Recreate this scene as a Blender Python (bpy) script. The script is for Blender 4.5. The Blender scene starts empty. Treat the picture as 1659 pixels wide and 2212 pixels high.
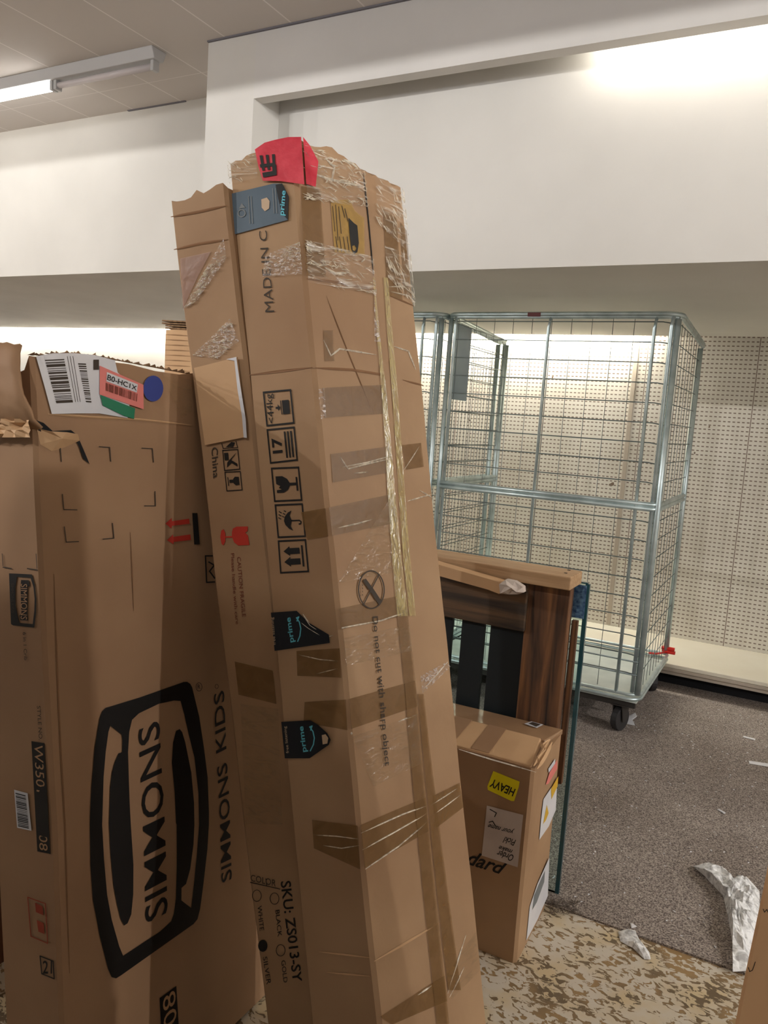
import bpy, bmesh, math, random
from mathutils import Vector, noise, geometry

# ------------------------------------------------------------------ camera
S = 1.35                                   # eye height in metres
CAM = Vector((0, 0, S))
RX = Vector((0.87723146, 0.47530078, 0.06748435))
UP = Vector((-0.11598621, 0.0734299, 0.99053281))
FW = Vector((-0.46584565, 0.87675379, -0.11954336))
FPX = 1690.0
cam = bpy.data.cameras.new('camera')
cam.sensor_fit = 'VERTICAL'; cam.sensor_height = 36; cam.lens = FPX / 2212 * 36
cam.clip_start = 0.02; cam.clip_end = 60
camo = bpy.data.objects.new('camera', cam)
from mathutils import Matrix
camo.matrix_world = Matrix(((RX.x, UP.x, -FW.x, CAM.x), (RX.y, UP.y, -FW.y, CAM.y), (RX.z, UP.z, -FW.z, CAM.z), (0, 0, 0, 1)))
bpy.context.scene.collection.objects.link(camo)
bpy.context.scene.camera = camo
sc = bpy.context.scene
sc.view_settings.view_transform = 'Standard'
sc.view_settings.look = 'None'
sc.view_settings.gamma = 1
sc.view_settings.use_curve_mapping = False
sc.view_settings.exposure = 0.55

# ------------------------------------------------------------------ world + lights
w = bpy.data.worlds.new('world'); sc.world = w; w.use_nodes = True
w.node_tree.nodes['Background'].inputs[0].default_value = (0.9, 0.92, 1.0, 1)
w.node_tree.nodes['Background'].inputs[1].default_value = 0.0
CEIL = 2.863
ROWZ = 2.655                               # height of the fluorescent rows over the aisles
AISLE_LAMPS = [  # x, y, watts
    (-6.6, -1.2, 80), (-5.0, -1.2, 76), (-3.4, -1.2, 78), (-0.7, -1.2, 34), (2.4, -1.2, 22), (4.4, -1.2, 66), (6.3, -1.2, 130),
    (3.4, 2.3, 120), (5.2, 2.3, 130),
]
def spot(x, y, z, watts, col=(1, .975, .96)):
    l = bpy.data.lights.new('aisle_light', 'SPOT')
    l.energy = watts; l.color = col; l.spot_size = math.radians(180.0); l.spot_blend = 0.0
    l.shadow_soft_size = 0.025
    o = bpy.data.objects.new('aisle_light', l); o.location = (x, y, z)
    sc.collection.objects.link(o)
for a in AISLE_LAMPS:
    spot(a[0], a[1], ROWZ, a[2])
for x, y, z, e in ((-5.0, -4.0, 2.2, 150), (-1.4, -4.6, 2.2, 72), (3.0, -4.6, 2.2, 24)):   # unseen fill lights added to lift header and ceiling
    l = bpy.data.lights.new('fill_light', 'POINT'); l.energy = e; l.color = (.98, .98, 1.0); l.shadow_soft_size = .25
    o = bpy.data.objects.new('fill_light', l); o.location = (x, y, z); sc.collection.objects.link(o)

C = sc.collection
random.seed(7)

# ------------------------------------------------------------------ helpers
def tag(o, label=None, cat=None, group=None, kind=None):
    if label: o['label'] = label
    if cat: o['category'] = cat
    if group: o['group'] = group
    if kind: o['kind'] = kind
    return o
def empty(name, loc, label, cat, group=None):
    o = bpy.data.objects.new(name, None); o.location = loc; C.objects.link(o)
    o.empty_display_size = .05
    return tag(o, label, cat, group)
def mesh_obj(name, verts, faces, m, parent=None, smooth=False):
    me = bpy.data.meshes.new(name)
    off = Vector(parent_world(parent)) if parent else Vector((0, 0, 0))
    me.from_pydata([tuple(Vector(v) - off) for v in verts], [], faces)
    me.validate(); me.update()
    me.materials.append(m)
    if smooth:
        for p in me.polygons: p.use_smooth = True
    o = bpy.data.objects.new(name, me); C.objects.link(o)
    if parent: o.parent = parent
    return o
def parent_world(p):
    v = Vector((0, 0, 0))
    while p: v += p.location; p = p.parent
    return v
class MB:
    def __init__(s): s.v = []; s.f = []
    def add(s, vs, fs):
        n = len(s.v); s.v += [Vector(v) for v in vs]; s.f += [tuple(i + n for i in f) for f in fs]
    def box(s, x0, x1, y0, y1, z0, z1):
        s.add([(x0,y0,z0),(x1,y0,z0),(x1,y1,z0),(x0,y1,z0),(x0,y0,z1),(x1,y0,z1),(x1,y1,z1),(x0,y1,z1)],
              [(0,3,2,1),(4,5,6,7),(0,1,5,4),(1,2,6,5),(2,3,7,6),(3,0,4,7)])
    def tube(s, pts, r, n=8, closed=False):
        pts = [Vector(p) for p in pts]; k = len(pts); rings = []
        for i, p in enumerate(pts):
            a = pts[i-1] if (i > 0 or closed) else p; b = pts[(i+1) % k] if (i < k-1 or closed) else p
            t = (b - a).normalized()
            u = t.cross(Vector((0, 0, 1)))
            if u.length < .05: u = t.cross(Vector((0, 1, 0)))
            u.normalize(); v = t.cross(u)
            rr = r[i] if isinstance(r, (list, tuple)) else r
            rings.append([p + (u*math.cos(2*math.pi*j/n) + v*math.sin(2*math.pi*j/n))*rr for j in range(n)])
        vs = [q for ring in rings for q in ring]; fs = []
        for i in range(k if closed else k-1):
            for j in range(n):
                a = i*n+j; b = i*n+(j+1) % n; c = ((i+1) % k)*n+(j+1) % n; d = ((i+1) % k)*n+j
                fs.append((a, b, c, d))
        if not closed:
            fs.append(tuple(range(n))[::-1]); fs.append(tuple((k-1)*n+j for j in range(n)))
        s.add(vs, fs)
    def hexa(s, b, t):
        s.add(list(b)+list(t), [(0,3,2,1),(4,5,6,7),(0,1,5,4),(1,2,6,5),(2,3,7,6),(3,0,4,7)])
    def build(s, name, m, parent=None, smooth=False, bevel=0):
        o = mesh_obj(name, s.v, s.f, m, parent, smooth)
        if bevel:
            b = o.modifiers.new('bevel', 'BEVEL'); b.width = bevel; b.segments = 2; b.limit_method = 'ANGLE'
        return o

# ------------------------------------------------------------------ materials
def nodes(name):
    m = bpy.data.materials.new(name); m.use_nodes = True
    nt = m.node_tree; b = nt.nodes['Principled BSDF']
    return m, nt, b
def lin(c):
    return tuple((x/255/12.92 if x/255 <= .04045 else ((x/255+.055)/1.055)**2.4) for x in c) + (1,)
def N(nt, t, **kw):
    n = nt.nodes.new(t)
    for k, v in kw.items():
        if k.startswith('i_'): n.inputs[int(k[2:])].default_value = v
        else: setattr(n, k, v)
    return n
def plain(name, col, rough=.6, metal=0, spec=.3, alpha=1, emit=None, es=0):
    m, nt, b = nodes(name)
    b.inputs['Base Color'].default_value = col if len(col) == 4 else tuple(col)+(1,)
    b.inputs['Roughness'].default_value = rough; b.inputs['Metallic'].default_value = metal
    b.inputs['Specular IOR Level'].default_value = spec; b.inputs['Alpha'].default_value = alpha
    if emit: b.inputs['Emission Color'].default_value = emit; b.inputs['Emission Strength'].default_value = es
    return m
def varied(name, c1, c2, scale=4, rough=.7, bump=.1, bscale=60, spec=.3, stretch=(1,1,1), metal=0, detail=4, lo=.35, hi=.65, bdist=.002):
    m, nt, b = nodes(name); L = nt.links
    tc = N(nt, 'ShaderNodeTexCoord'); mp = N(nt, 'ShaderNodeMapping'); mp.inputs['Scale'].default_value = stretch
    L.new(tc.outputs['Object'], mp.inputs[0])
    n1 = N(nt, 'ShaderNodeTexNoise'); n1.inputs['Scale'].default_value = scale; n1.inputs['Detail'].default_value = detail
    L.new(mp.outputs[0], n1.inputs['Vector'])
    cr = N(nt, 'ShaderNodeValToRGB'); cr.color_ramp.elements[0].color = c1; cr.color_ramp.elements[1].color = c2
    cr.color_ramp.elements[0].position = lo; cr.color_ramp.elements[1].position = hi
    L.new(n1.outputs[0], cr.inputs[0]); L.new(cr.outputs[0], b.inputs['Base Color'])
    n2 = N(nt, 'ShaderNodeTexNoise'); n2.inputs['Scale'].default_value = bscale; n2.inputs['Detail'].default_value = 3
    L.new(mp.outputs[0], n2.inputs['Vector'])
    bp = N(nt, 'ShaderNodeBump'); bp.inputs['Strength'].default_value = bump; bp.inputs['Distance'].default_value = bdist
    L.new(n2.outputs[0], bp.inputs['Height']); L.new(bp.outputs[0], b.inputs['Normal'])
    b.inputs['Roughness'].default_value = rough; b.inputs['Specular IOR Level'].default_value = spec; b.inputs['Metallic'].default_value = metal
    return m
M = {}
M['wall'] = varied('painted_wall', lin((212,209,202)), lin((220,217,210)), 2, .75, .25, 9, bdist=.004)
M['wall_far'] = varied('far_store_wall', lin((190,192,198)), lin((198,200,206)), 2, .8, .1, 9)
M['wrapped'] = varied('shade_pile_wrap', lin((176,178,184)), lin((196,198,204)), 3, .5, .2, 20)
M['header'] = varied('painted_header', lin((212,209,204)), lin((220,217,212)), 2, .75, .1, 9)
M['cardboard'] = varied('cardboard', lin((156,122,90)), lin((176,143,108)), 2.5, .62, .35, 22, bdist=.004, spec=.25)
M['cardboard2'] = varied('cardboard_dull', lin((154,120,90)), lin((166,132,100)), 3, .65, .3, 14, bdist=.004, spec=.2)
M['cardboard_dark'] = varied('cardboard_reddish', lin((128,92,62)), lin((142,104,72)), 4, .65, .2, 20)
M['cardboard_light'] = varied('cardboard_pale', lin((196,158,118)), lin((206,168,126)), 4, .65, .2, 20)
M['edge'] = varied('cardboard_torn_edge', lin((110,84,60)), lin((150,118,86)), 60, .8, .5, 90)
M['ink'] = plain('black_ink', lin((34,32,30)), .55, spec=.25)
M['ink_dark'] = plain('logo_ink', lin((22,20,18)), .5, spec=.3)
M['ink_soft'] = plain('faded_ink', lin((66,56,46)), .7)
M['ink_red'] = plain('red_ink', lin((190,56,42)), .6)
M['ink_brown'] = plain('brown_red_ink', lin((120,62,46)), .7)
M['ink_light'] = plain('cardboard_knockout', lin((176,138,102)), .6)
M['white'] = varied('label_paper', lin((205,205,208)), lin((222,220,220)), 8, .5, .2, 30)
M['paper'] = varied('note_paper', lin((186,170,158)), lin((204,190,178)), 8, .6, .3, 12)
M['yellow'] = plain('yellow_label', lin((232,216,30)), .45)
M['amber'] = plain('amber_print', lin((214,170,50)), .5)
M['pink'] = plain('pink_label', lin((224,128,118)), .5)
M['green'] = plain('green_label', lin((28,120,84)), .4)
M['blue'] = plain('blue_dot', lin((50,66,140)), .5)
M['red'] = varied('red_tape', lin((196,44,62)), lin((222,74,88)), 22, .25, .6, 40, spec=.5)
M['black_tape'] = plain('black_tape', lin((20,22,26)), .3, spec=.4)
M['blue_tape'] = varied('blue_grey_tape', lin((76,92,106)), lin((88,104,116)), 5, .4, .2, 20)
M['teal'] = plain('teal_ink', lin((100,190,206)), .5)
M['grey_ink'] = plain('grey_ink', lin((120,124,124)), .5)
M['beige_ink'] = plain('beige_print', lin((196,170,140)), .5)
M['galv'] = varied('galvanised_steel', lin((176,192,192)), lin((206,220,220)), 14, .36, .15, 60, metal=.7, spec=.5)
M['galv_wire'] = plain('wire_steel', lin((112,122,120)), .4, metal=.7)
M['deck'] = varied('cage_deck', lin((176,184,178)), lin((196,202,194)), 8, .5, .1, 40)
M['placard'] = varied('placard_grey', lin((122,140,148)), lin((132,150,156)), 5, .5, .1, 20)
M['dark_metal'] = plain('dark_metal', lin((66,62,58)), .6, metal=.4)
M['rubber'] = plain('rubber', lin((48,46,46)), .6)
M['plastic_red'] = plain('red_plastic', lin((230,50,40)), .4)
M['black'] = plain('black_kick', lin((24,24,26)), .8)
M['slat'] = plain('black_slat', lin((28,34,36)), .55)
M['shelf'] = varied('cream_enamel', lin((234,226,206)), lin((240,234,216)), 3, .4, .05, 30)
M['fascia'] = plain('shelf_fascia', lin((188,176,160)), .5)
M['fixture'] = plain('fixture_enamel', lin((196,196,196)), .45)
M['unlit'] = plain('unlit_tube', lin((215,208,208)), .25)
M['lit'] = plain('lit_tube', (1,1,1), .3, emit=(1,.97,.92,1), es=7)
M['lamp_warm'] = plain('warm_tube', (1,1,1), .3, emit=(1,.95,.86,1), es=10)
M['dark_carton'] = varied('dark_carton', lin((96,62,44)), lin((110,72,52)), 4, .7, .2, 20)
M['blue_sticker'] = varied('blue_sticker', lin((44,72,110)), lin((110,146,176)), 90, .5, .1, 40)

def wood(name, c1, c2, c3, axis='Z', scale=6, rough=.6):
    m, nt, b = nodes(name); L = nt.links
    tc = N(nt, 'ShaderNodeTexCoord'); mp = N(nt, 'ShaderNodeMapping')
    st = {'Z': (26, 26, 1.6), 'X': (1.6, 26, 26)}[axis]; mp.inputs['Scale'].default_value = st
    L.new(tc.outputs['Object'], mp.inputs[0])
    n1 = N(nt, 'ShaderNodeTexNoise'); n1.inputs['Scale'].default_value = scale; n1.inputs['Detail'].default_value = 8; n1.inputs['Distortion'].default_value = .6
    L.new(mp.outputs[0], n1.inputs['Vector'])
    cr = N(nt, 'ShaderNodeValToRGB'); e = cr.color_ramp.elements
    e[0].color = c1; e[0].position = .3; e[1].color = c3; e[1].position = .72; x = e.new(.5); x.color = c2
    L.new(n1.outputs[0], cr.inputs[0]); L.new(cr.outputs[0], b.inputs['Base Color'])
    bp = N(nt, 'ShaderNodeBump'); bp.inputs['Strength'].default_value = .3; bp.inputs['Distance'].default_value = .002
    L.new(n1.outputs[0], bp.inputs['Height']); L.new(bp.outputs[0], b.inputs['Normal'])
    b.inputs['Roughness'].default_value = rough
    return m
M['pine'] = wood('pine_beam', lin((156,122,84)), lin((178,143,104)), lin((194,160,122)), 'X', 3)
M['reclaimed'] = wood('reclaimed_post', lin((38,28,22)), lin((98,66,42)), lin((150,104,62)), 'Z', 1.6)
M['reclaimedx'] = wood('reclaimed_rail', lin((36,29,24)), lin((78,60,42)), lin((118,88,58)), 'X', 1.6)

def film(name, tint, amount, scale=60, stretch=(1,1,1), thr=(.45,.62), rough=.12, bump=1.0):
    """clear plastic: mostly see-through, noise streaks more opaque, pale tints painted as glints"""
    m = bpy.data.materials.new(name); m.use_nodes = True; nt = m.node_tree; L = nt.links
    for n in list(nt.nodes):
        if n.type != 'OUTPUT_MATERIAL': nt.nodes.remove(n)
    out = [n for n in nt.nodes][0]
    tc = N(nt, 'ShaderNodeTexCoord'); mp = N(nt, 'ShaderNodeMapping'); mp.inputs['Scale'].default_value = stretch
    L.new(tc.outputs['Object'], mp.inputs[0])
    n1 = N(nt, 'ShaderNodeTexNoise'); n1.inputs['Scale'].default_value = scale; n1.inputs['Detail'].default_value = 3; n1.inputs['Distortion'].default_value = 1.2
    L.new(mp.outputs[0], n1.inputs['Vector'])
    cr = N(nt, 'ShaderNodeValToRGB'); e = cr.color_ramp.elements
    e[0].position = thr[0]; e[0].color = (amount[0],)*3+(1,); e[1].position = thr[1]; e[1].color = (amount[1],)*3+(1,)
    L.new(n1.outputs[0], cr.inputs[0])
    bp = N(nt, 'ShaderNodeBump'); bp.inputs['Strength'].default_value = bump; bp.inputs['Distance'].default_value = .004
    L.new(n1.outputs[0], bp.inputs['Height'])
    pr = N(nt, 'ShaderNodeBsdfPrincipled'); pr.inputs['Base Color'].default_value = tint
    pr.inputs['Roughness'].default_value = rough; pr.inputs['Specular IOR Level'].default_value = 1.0 if rough < .3 else .35
    L.new(bp.outputs[0], pr.inputs['Normal'])
    tr = N(nt, 'ShaderNodeBsdfTransparent'); mx = N(nt, 'ShaderNodeMixShader')
    L.new(cr.outputs[0], mx.inputs[0]); L.new(tr.outputs[0], mx.inputs[1]); L.new(pr.outputs[0], mx.inputs[2])
    L.new(mx.outputs[0], out.inputs[0])
    return m
M['film'] = film('stretch_film', lin((226,214,196)), (.05, .62), 20, (.8, .8, 4.5), (.52, .72), rough=.2, bump=.8)  # pale streaks are highlights painted into the film
M['film_soft'] = film('smooth_film', lin((178,146,102)), (.10, .34), 30, (1, 1, 3), (.45, .7))
M['film_sparkle'] = film('crinkled_tape', lin((226,214,206)), (.06, .62), 95, (1, 1, 2), (.5, .64), rough=.2, bump=.7)  # pale specks painted as sparkle on the crinkles
M['film_pinkish'] = film('clear_tape', lin((170,130,112)), (.5, .6), 20, (1, 1, 1), (.4, .6), rough=.2, bump=.2)
M['tape'] = film('brown_tape', lin((132,96,50)), (.55, .66), 24, (1, 1, 1), (.4, .6), rough=.42, bump=.3)
M['tape_yellow'] = film('yellowed_tape', lin((200,180,118)), (.35, .8), 34, (3, 3, .5), (.4, .65), rough=.2, bump=.6)
M['crease'] = film('painted_glint_film', lin((250,242,222)), (.45, .95), 60, (1, 1, 1), (.35, .6), rough=.15, bump=.4)  # near-white colour painted in as glints along film creases
M['bag'] = film('plastic_bag', lin((250,250,248)), (.30, .92), 34, (1, 1, 1), (.34, .56), rough=.5, bump=.8)
M['tape_brown'] = plain('thin_tape', lin((150,108,66)), .3, spec=.5)

def glass_mat():
    m, nt, b = nodes('pane_glass')
    b.inputs['Base Color'].default_value = (.75, .92, .9, 1); b.inputs['Roughness'].default_value = .02
    b.inputs['Transmission Weight'].default_value = 1; b.inputs['IOR'].default_value = 1.12
    return m
M['glass'] = glass_mat()
M['glass_edge'] = plain('green_glass_edge', lin((38,84,92)), .15, spec=.8)

# ------------------------------------------------------------------ setting materials
def ceiling_mat():
    m, nt, b = nodes('ceiling_tiles'); L = nt.links
    tc = N(nt, 'ShaderNodeTexCoord'); sx = N(nt, 'ShaderNodeSeparateXYZ'); L.new(tc.outputs['Object'], sx.inputs[0])
    def line(out, per, off, wd):
        a = N(nt, 'ShaderNodeMath', operation='ADD'); a.inputs[1].default_value = off; L.new(out, a.inputs[0])
        d = N(nt, 'ShaderNodeMath', operation='DIVIDE'); d.inputs[1].default_value = per; L.new(a.outputs[0], d.inputs[0])
        f = N(nt, 'ShaderNodeMath', operation='FRACT'); L.new(d.outputs[0], f.inputs[0])
        l = N(nt, 'ShaderNodeMath', operation='LESS_THAN'); l.inputs[1].default_value = wd/per; L.new(f.outputs[0], l.inputs[0])
        return l.outputs[0]
    a = line(sx.outputs[0], .334, 20*.334 + 2.307 + .334*.02, .007)
    c = line(sx.outputs[1], 1.22, 20*1.22 - 2.9, .004)
    mx = N(nt, 'ShaderNodeMath', operation='MAXIMUM'); L.new(a, mx.inputs[0]); L.new(c, mx.inputs[1])
    mix = N(nt, 'ShaderNodeMixRGB'); mix.inputs[1].default_value = lin((205,198,192)); mix.inputs[2].default_value = lin((232,226,222))
    L.new(mx.outputs[0], mix.inputs[0]); L.new(mix.outputs[0], b.inputs['Base Color'])
    bp = N(nt, 'ShaderNodeBump'); bp.inputs['Strength'].default_value = .6; bp.inputs['Distance'].default_value = .004
    L.new(mx.outputs[0], bp.inputs['Height']); L.new(bp.outputs[0], b.inputs['Normal'])
    b.inputs['Roughness'].default_value = .8
    return m
M['ceiling'] = ceiling_mat()
def peg_mat():
    m, nt, b = nodes('pegboard'); L = nt.links
    tc = N(nt, 'ShaderNodeTexCoord'); sx = N(nt, 'ShaderNodeSeparateXYZ'); L.new(tc.outputs['Object'], sx.inputs[0])
    def tri(out, per):
        a = N(nt, 'ShaderNodeMath', operation='ADD'); a.inputs[1].default_value = 50*per; L.new(out, a.inputs[0])
        d = N(nt, 'ShaderNodeMath', operation='DIVIDE'); d.inputs[1].default_value = per; L.new(a.outputs[0], d.inputs[0])
        f = N(nt, 'ShaderNodeMath', operation='FRACT'); L.new(d.outputs[0], f.inputs[0])
        s = N(nt, 'ShaderNodeMath', operation='SUBTRACT'); s.inputs[1].default_value = .5; L.new(f.outputs[0], s.inputs[0])
        q = N(nt, 'ShaderNodeMath', operation='ABSOLUTE'); L.new(s.outputs[0], q.inputs[0])
        return q.outputs[0]
    def less(out, v):
        l = N(nt, 'ShaderNodeMath', operation='LESS_THAN'); l.inputs[1].default_value = v; L.new(out, l.inputs[0]); return l.outputs[0]
    def mul(a, c):
        l = N(nt, 'ShaderNodeMath', operation='MULTIPLY'); L.new(a, l.inputs[0]); L.new(c, l.inputs[1]); return l.outputs[0]
    hole = mul(less(tri(sx.outputs[0], .0254), .28), less(tri(sx.outputs[2], .0254), .13))
    seam = less(tri(sx.outputs[0], .61), .004)
    mx = N(nt, 'ShaderNodeMath', operation='MAXIMUM'); L.new(hole, mx.inputs[0]); L.new(seam, mx.inputs[1])
    n1 = N(nt, 'ShaderNodeTexNoise'); n1.inputs['Scale'].default_value = 3.5; n1.inputs['Detail'].default_value = 6; L.new(tc.outputs['Object'], n1.inputs['Vector'])
    cr = N(nt, 'ShaderNodeValToRGB'); cr.color_ramp.elements[0].color = lin((206,200,186)); cr.color_ramp.elements[1].color = lin((222,217,204)); cr.color_ramp.elements[0].position = .3; cr.color_ramp.elements[1].position = .6
    L.new(n1.outputs[0], cr.inputs[0])
    n3 = N(nt, 'ShaderNodeTexNoise'); n3.inputs['Scale'].default_value = 14; n3.inputs['Detail'].default_value = 2; L.new(tc.outputs['Object'], n3.inputs['Vector'])
    g = N(nt, 'ShaderNodeMath', operation='GREATER_THAN'); g.inputs[1].default_value = .78; L.new(n3.outputs[0], g.inputs[0])
    m0 = N(nt, 'ShaderNodeMixRGB'); m0.inputs[2].default_value = lin((120,100,84)); L.new(g.outputs[0], m0.inputs[0]); L.new(cr.outputs[0], m0.inputs[1])
    mix = N(nt, 'ShaderNodeMixRGB'); mix.inputs[2].default_value = lin((128,112,98))
    L.new(mx.outputs[0], mix.inputs[0]); L.new(m0.outputs[0], mix.inputs[1]); L.new(mix.outputs[0], b.inputs['Base Color'])
    b.inputs['Roughness'].default_value = .6
    return m
M['peg'] = peg_mat()
def carpet_mat():
    m, nt, b = nodes('carpet'); L = nt.links
    tc = N(nt, 'ShaderNodeTexCoord')
    n1 = N(nt, 'ShaderNodeTexNoise'); n1.inputs['Scale'].default_value = 230; n1.inputs['Detail'].default_value = 3; L.new(tc.outputs['Object'], n1.inputs['Vector'])
    cr = N(nt, 'ShaderNodeValToRGB'); e = cr.color_ramp.elements
    e[0].color = lin((98,88,84)); e[1].color = lin((194,182,170)); e[0].position = .36; e[1].position = .66
    L.new(n1.outputs[0], cr.inputs[0])
    n2 = N(nt, 'ShaderNodeTexNoise'); n2.inputs['Scale'].default_value = 1.6; n2.inputs['Detail'].default_value = 3; L.new(tc.outputs['Object'], n2.inputs['Vector'])
    cr2 = N(nt, 'ShaderNodeValToRGB'); cr2.color_ramp.elements[0].color = (.72,.70,.68,1); cr2.color_ramp.elements[1].color = (1,1,1,1); cr2.color_ramp.elements[0].position = .3; cr2.color_ramp.elements[1].position = .6
    L.new(n2.outputs[0], cr2.inputs[0])
    mu = N(nt, 'ShaderNodeMixRGB', blend_type='MULTIPLY'); mu.inputs[0].default_value = 1; L.new(cr.outputs[0], mu.inputs[1]); L.new(cr2.outputs[0], mu.inputs[2])
    v = N(nt, 'ShaderNodeTexVoronoi'); v.inputs['Scale'].default_value = 22; L.new(tc.outputs['Object'], v.inputs['Vector'])
    l = N(nt, 'ShaderNodeMath', operation='LESS_THAN'); l.inputs[1].default_value = .045; L.new(v.outputs['Distance'], l.inputs[0])
    mix = N(nt, 'ShaderNodeMixRGB'); mix.inputs[2].default_value = lin((190,180,165)); L.new(l.outputs[0], mix.inputs[0]); L.new(mu.outputs[0], mix.inputs[1])
    L.new(mix.outputs[0], b.inputs['Base Color'])
    bp = N(nt, 'ShaderNodeBump'); bp.inputs['Strength'].default_value = .7; bp.inputs['Distance'].default_value = .004
    L.new(n1.outputs[0], bp.inputs['Height']); L.new(bp.outputs[0], b.inputs['Normal'])
    b.inputs['Roughness'].default_value = .95; b.inputs['Specular IOR Level'].default_value = .1
    return m
M['carpet'] = carpet_mat()
def floor_mat():
    m, nt, b = nodes('worn_painted_concrete'); L = nt.links
    tc = N(nt, 'ShaderNodeTexCoord'); mp = N(nt, 'ShaderNodeMapping'); mp.inputs['Scale'].default_value = (1, 1.5, 1); mp.inputs['Rotation'].default_value = (0, 0, .5)
    L.new(tc.outputs['Object'], mp.inputs[0])
    n1 = N(nt, 'ShaderNodeTexNoise'); n1.inputs['Scale'].default_value = 40; n1.inputs['Detail'].default_value = 4; n1.inputs['Roughness'].default_value = .55; n1.inputs['Distortion'].default_value = .8
    L.new(mp.outputs[0], n1.inputs['Vector'])
    n2 = N(nt, 'ShaderNodeTexNoise'); n2.inputs['Scale'].default_value = 3.2; n2.inputs['Detail'].default_value = 2; L.new(tc.outputs['Object'], n2.inputs['Vector'])
    ad = N(nt, 'ShaderNodeMath', operation='MULTIPLY_ADD'); ad.inputs[1].default_value = .42; L.new(n2.outputs[0], ad.inputs[0]); L.new(n1.outputs[0], ad.inputs[2])
    cr = N(nt, 'ShaderNodeValToRGB'); e = cr.color_ramp.elements
    e[0].position = .735; e[0].color = (0,0,0,1); e[1].position = .765; e[1].color = (1,1,1,1); L.new(ad.outputs[0], cr.inputs[0])
    n4 = N(nt, 'ShaderNodeTexNoise'); n4.inputs['Scale'].default_value = 9; n4.inputs['Detail'].default_value = 5; L.new(tc.outputs['Object'], n4.inputs['Vector'])
    c1 = N(nt, 'ShaderNodeValToRGB'); c1.color_ramp.elements[0].color = lin((204,184,146)); c1.color_ramp.elements[1].color = lin((208,198,180)); c1.color_ramp.elements[0].position = .35; c1.color_ramp.elements[1].position = .55
    L.new(n4.outputs[0], c1.inputs[0])
    c2 = N(nt, 'ShaderNodeValToRGB'); c2.color_ramp.elements[0].color = lin((112,94,70)); c2.color_ramp.elements[1].color = lin((158,128,86)); c2.color_ramp.elements[0].position = .4; c2.color_ramp.elements[1].position = .6
    L.new(n4.outputs[0], c2.inputs[0])
    mix = N(nt, 'ShaderNodeMixRGB'); L.new(cr.outputs[0], mix.inputs[0]); L.new(c1.outputs[0], mix.inputs[1]); L.new(c2.outputs[0], mix.inputs[2])
    L.new(mix.outputs[0], b.inputs['Base Color'])
    bp = N(nt, 'ShaderNodeBump'); bp.invert = True; bp.inputs['Strength'].default_value = .5; bp.inputs['Distance'].default_value = .003
    L.new(cr.outputs[0], bp.inputs['Height']); L.new(bp.outputs[0], b.inputs['Normal'])
    b.inputs['Roughness'].default_value = .55
    return m
M['floor'] = floor_mat()

# ------------------------------------------------------------------ the room
def struct(name, m, *boxes):
    b = MB()
    for q in boxes: b.box(*q)
    return tag(b.build(name, m), kind='structure')
XL, XR, YB = -8.6, 7.0, -8.0
struct('floor', M['floor'], (XL, XR, YB, 6.2, -.12, 0))
CE = 2.105
struct('floor_carpet', M['carpet'], (XL, XR, CE, 6.2, -.005, .006))
struct('ceiling', M['ceiling'], (XL, XR, YB, 6.2, CEIL, CEIL+.1))
struct('wall_left', M['wall_far'], (XL-.1, XL, YB, 6.2, 0, CEIL))
struct('wall_right', M['wall_far'], (XR, XR+.1, YB, 6.2, 0, CEIL))
struct('wall_front', M['wall_far'], (XL, XR, YB-.1, YB, 0, CEIL))
struct('wall_column', M['wall'], (-2.403, -2.152, 2.673, 3.35, 0, CEIL))
struct('wall_header', M['header'], (-2.152, XR, 2.673, 2.73, 2.605, CEIL))
PEGY = 4.97
struct('wall_bulkhead_right', M['wall'], (-2.403, XR, 2.8485, 4.854, 1.9325, 2.0), (-2.78, -2.403, 3.20, 4.854, 1.9325, 2.0), (-2.152, XR, 2.8485, 2.90, 2.0, CEIL))
struct('wall_bulkhead_left', M['wall'], (XL, -2.81, 3.135, 5.566, 2.0335, 2.15), (XL, -2.81, 3.135, 3.19, 2.15, CEIL), (-2.81, -2.403, 3.135, 3.19, 2.0335, CEIL))
struct('wall_partition', M['wall'], (-2.81, -2.78, 3.135, 6.0, 0, CEIL))
struct('wall_back_left', M['wall'], (XL, -2.81, 5.68, 5.76, 0, CEIL))
pb = MB(); pb.box(-2.78, XR, PEGY, PEGY+.02, 0, CEIL)
tag(pb.build('wall_back_pegboard', M['peg']), kind='structure')
# thin panel trims of the pegboard bays
tb = MB()
for k in range(7):
    x = -2.2 + k*1.22
    tb.box(x-.012, x+.012, PEGY-.006, PEGY, .15, 1.93)
tag(tb.build('trim_pegboard_bays', M['fascia']), kind='structure')
# grey strips standing in for soft shadow where ceiling meets header and left wall
M['gap'] = plain('painted_shadow', lin((120,118,124)), .8)
struct('shadow_strip_1', M['gap'], (-2.403, 1.0, 2.663, 2.673, CEIL-.006, CEIL))
struct('shadow_strip_2', M['gap'], (-3.35, -2.95, 3.125, 3.135, CEIL-.005, CEIL))

# base deck of the wall shelving
sh = empty('base_shelf', (0, 4.4, 0), 'long cream base shelf along the bottom of the pegboard wall', 'shelf')
b = MB(); b.box(-2.75, XR-.02, 4.354, PEGY, .122, .143); b.build('shelf_deck', M['shelf'], sh, bevel=.003)
b = MB(); b.box(-2.75, XR-.02, 4.350, 4.372, .104, .1215); b.box(-2.75, XR-.02, 4.372, 4.378, .08, .1215); b.build('fascia', M['fascia'], sh, bevel=.002)
b = MB(); b.box(-2.75, XR-.02, 4.464, 4.48, .006, .122); b.build('kick_plate', M['black'], sh)

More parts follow.
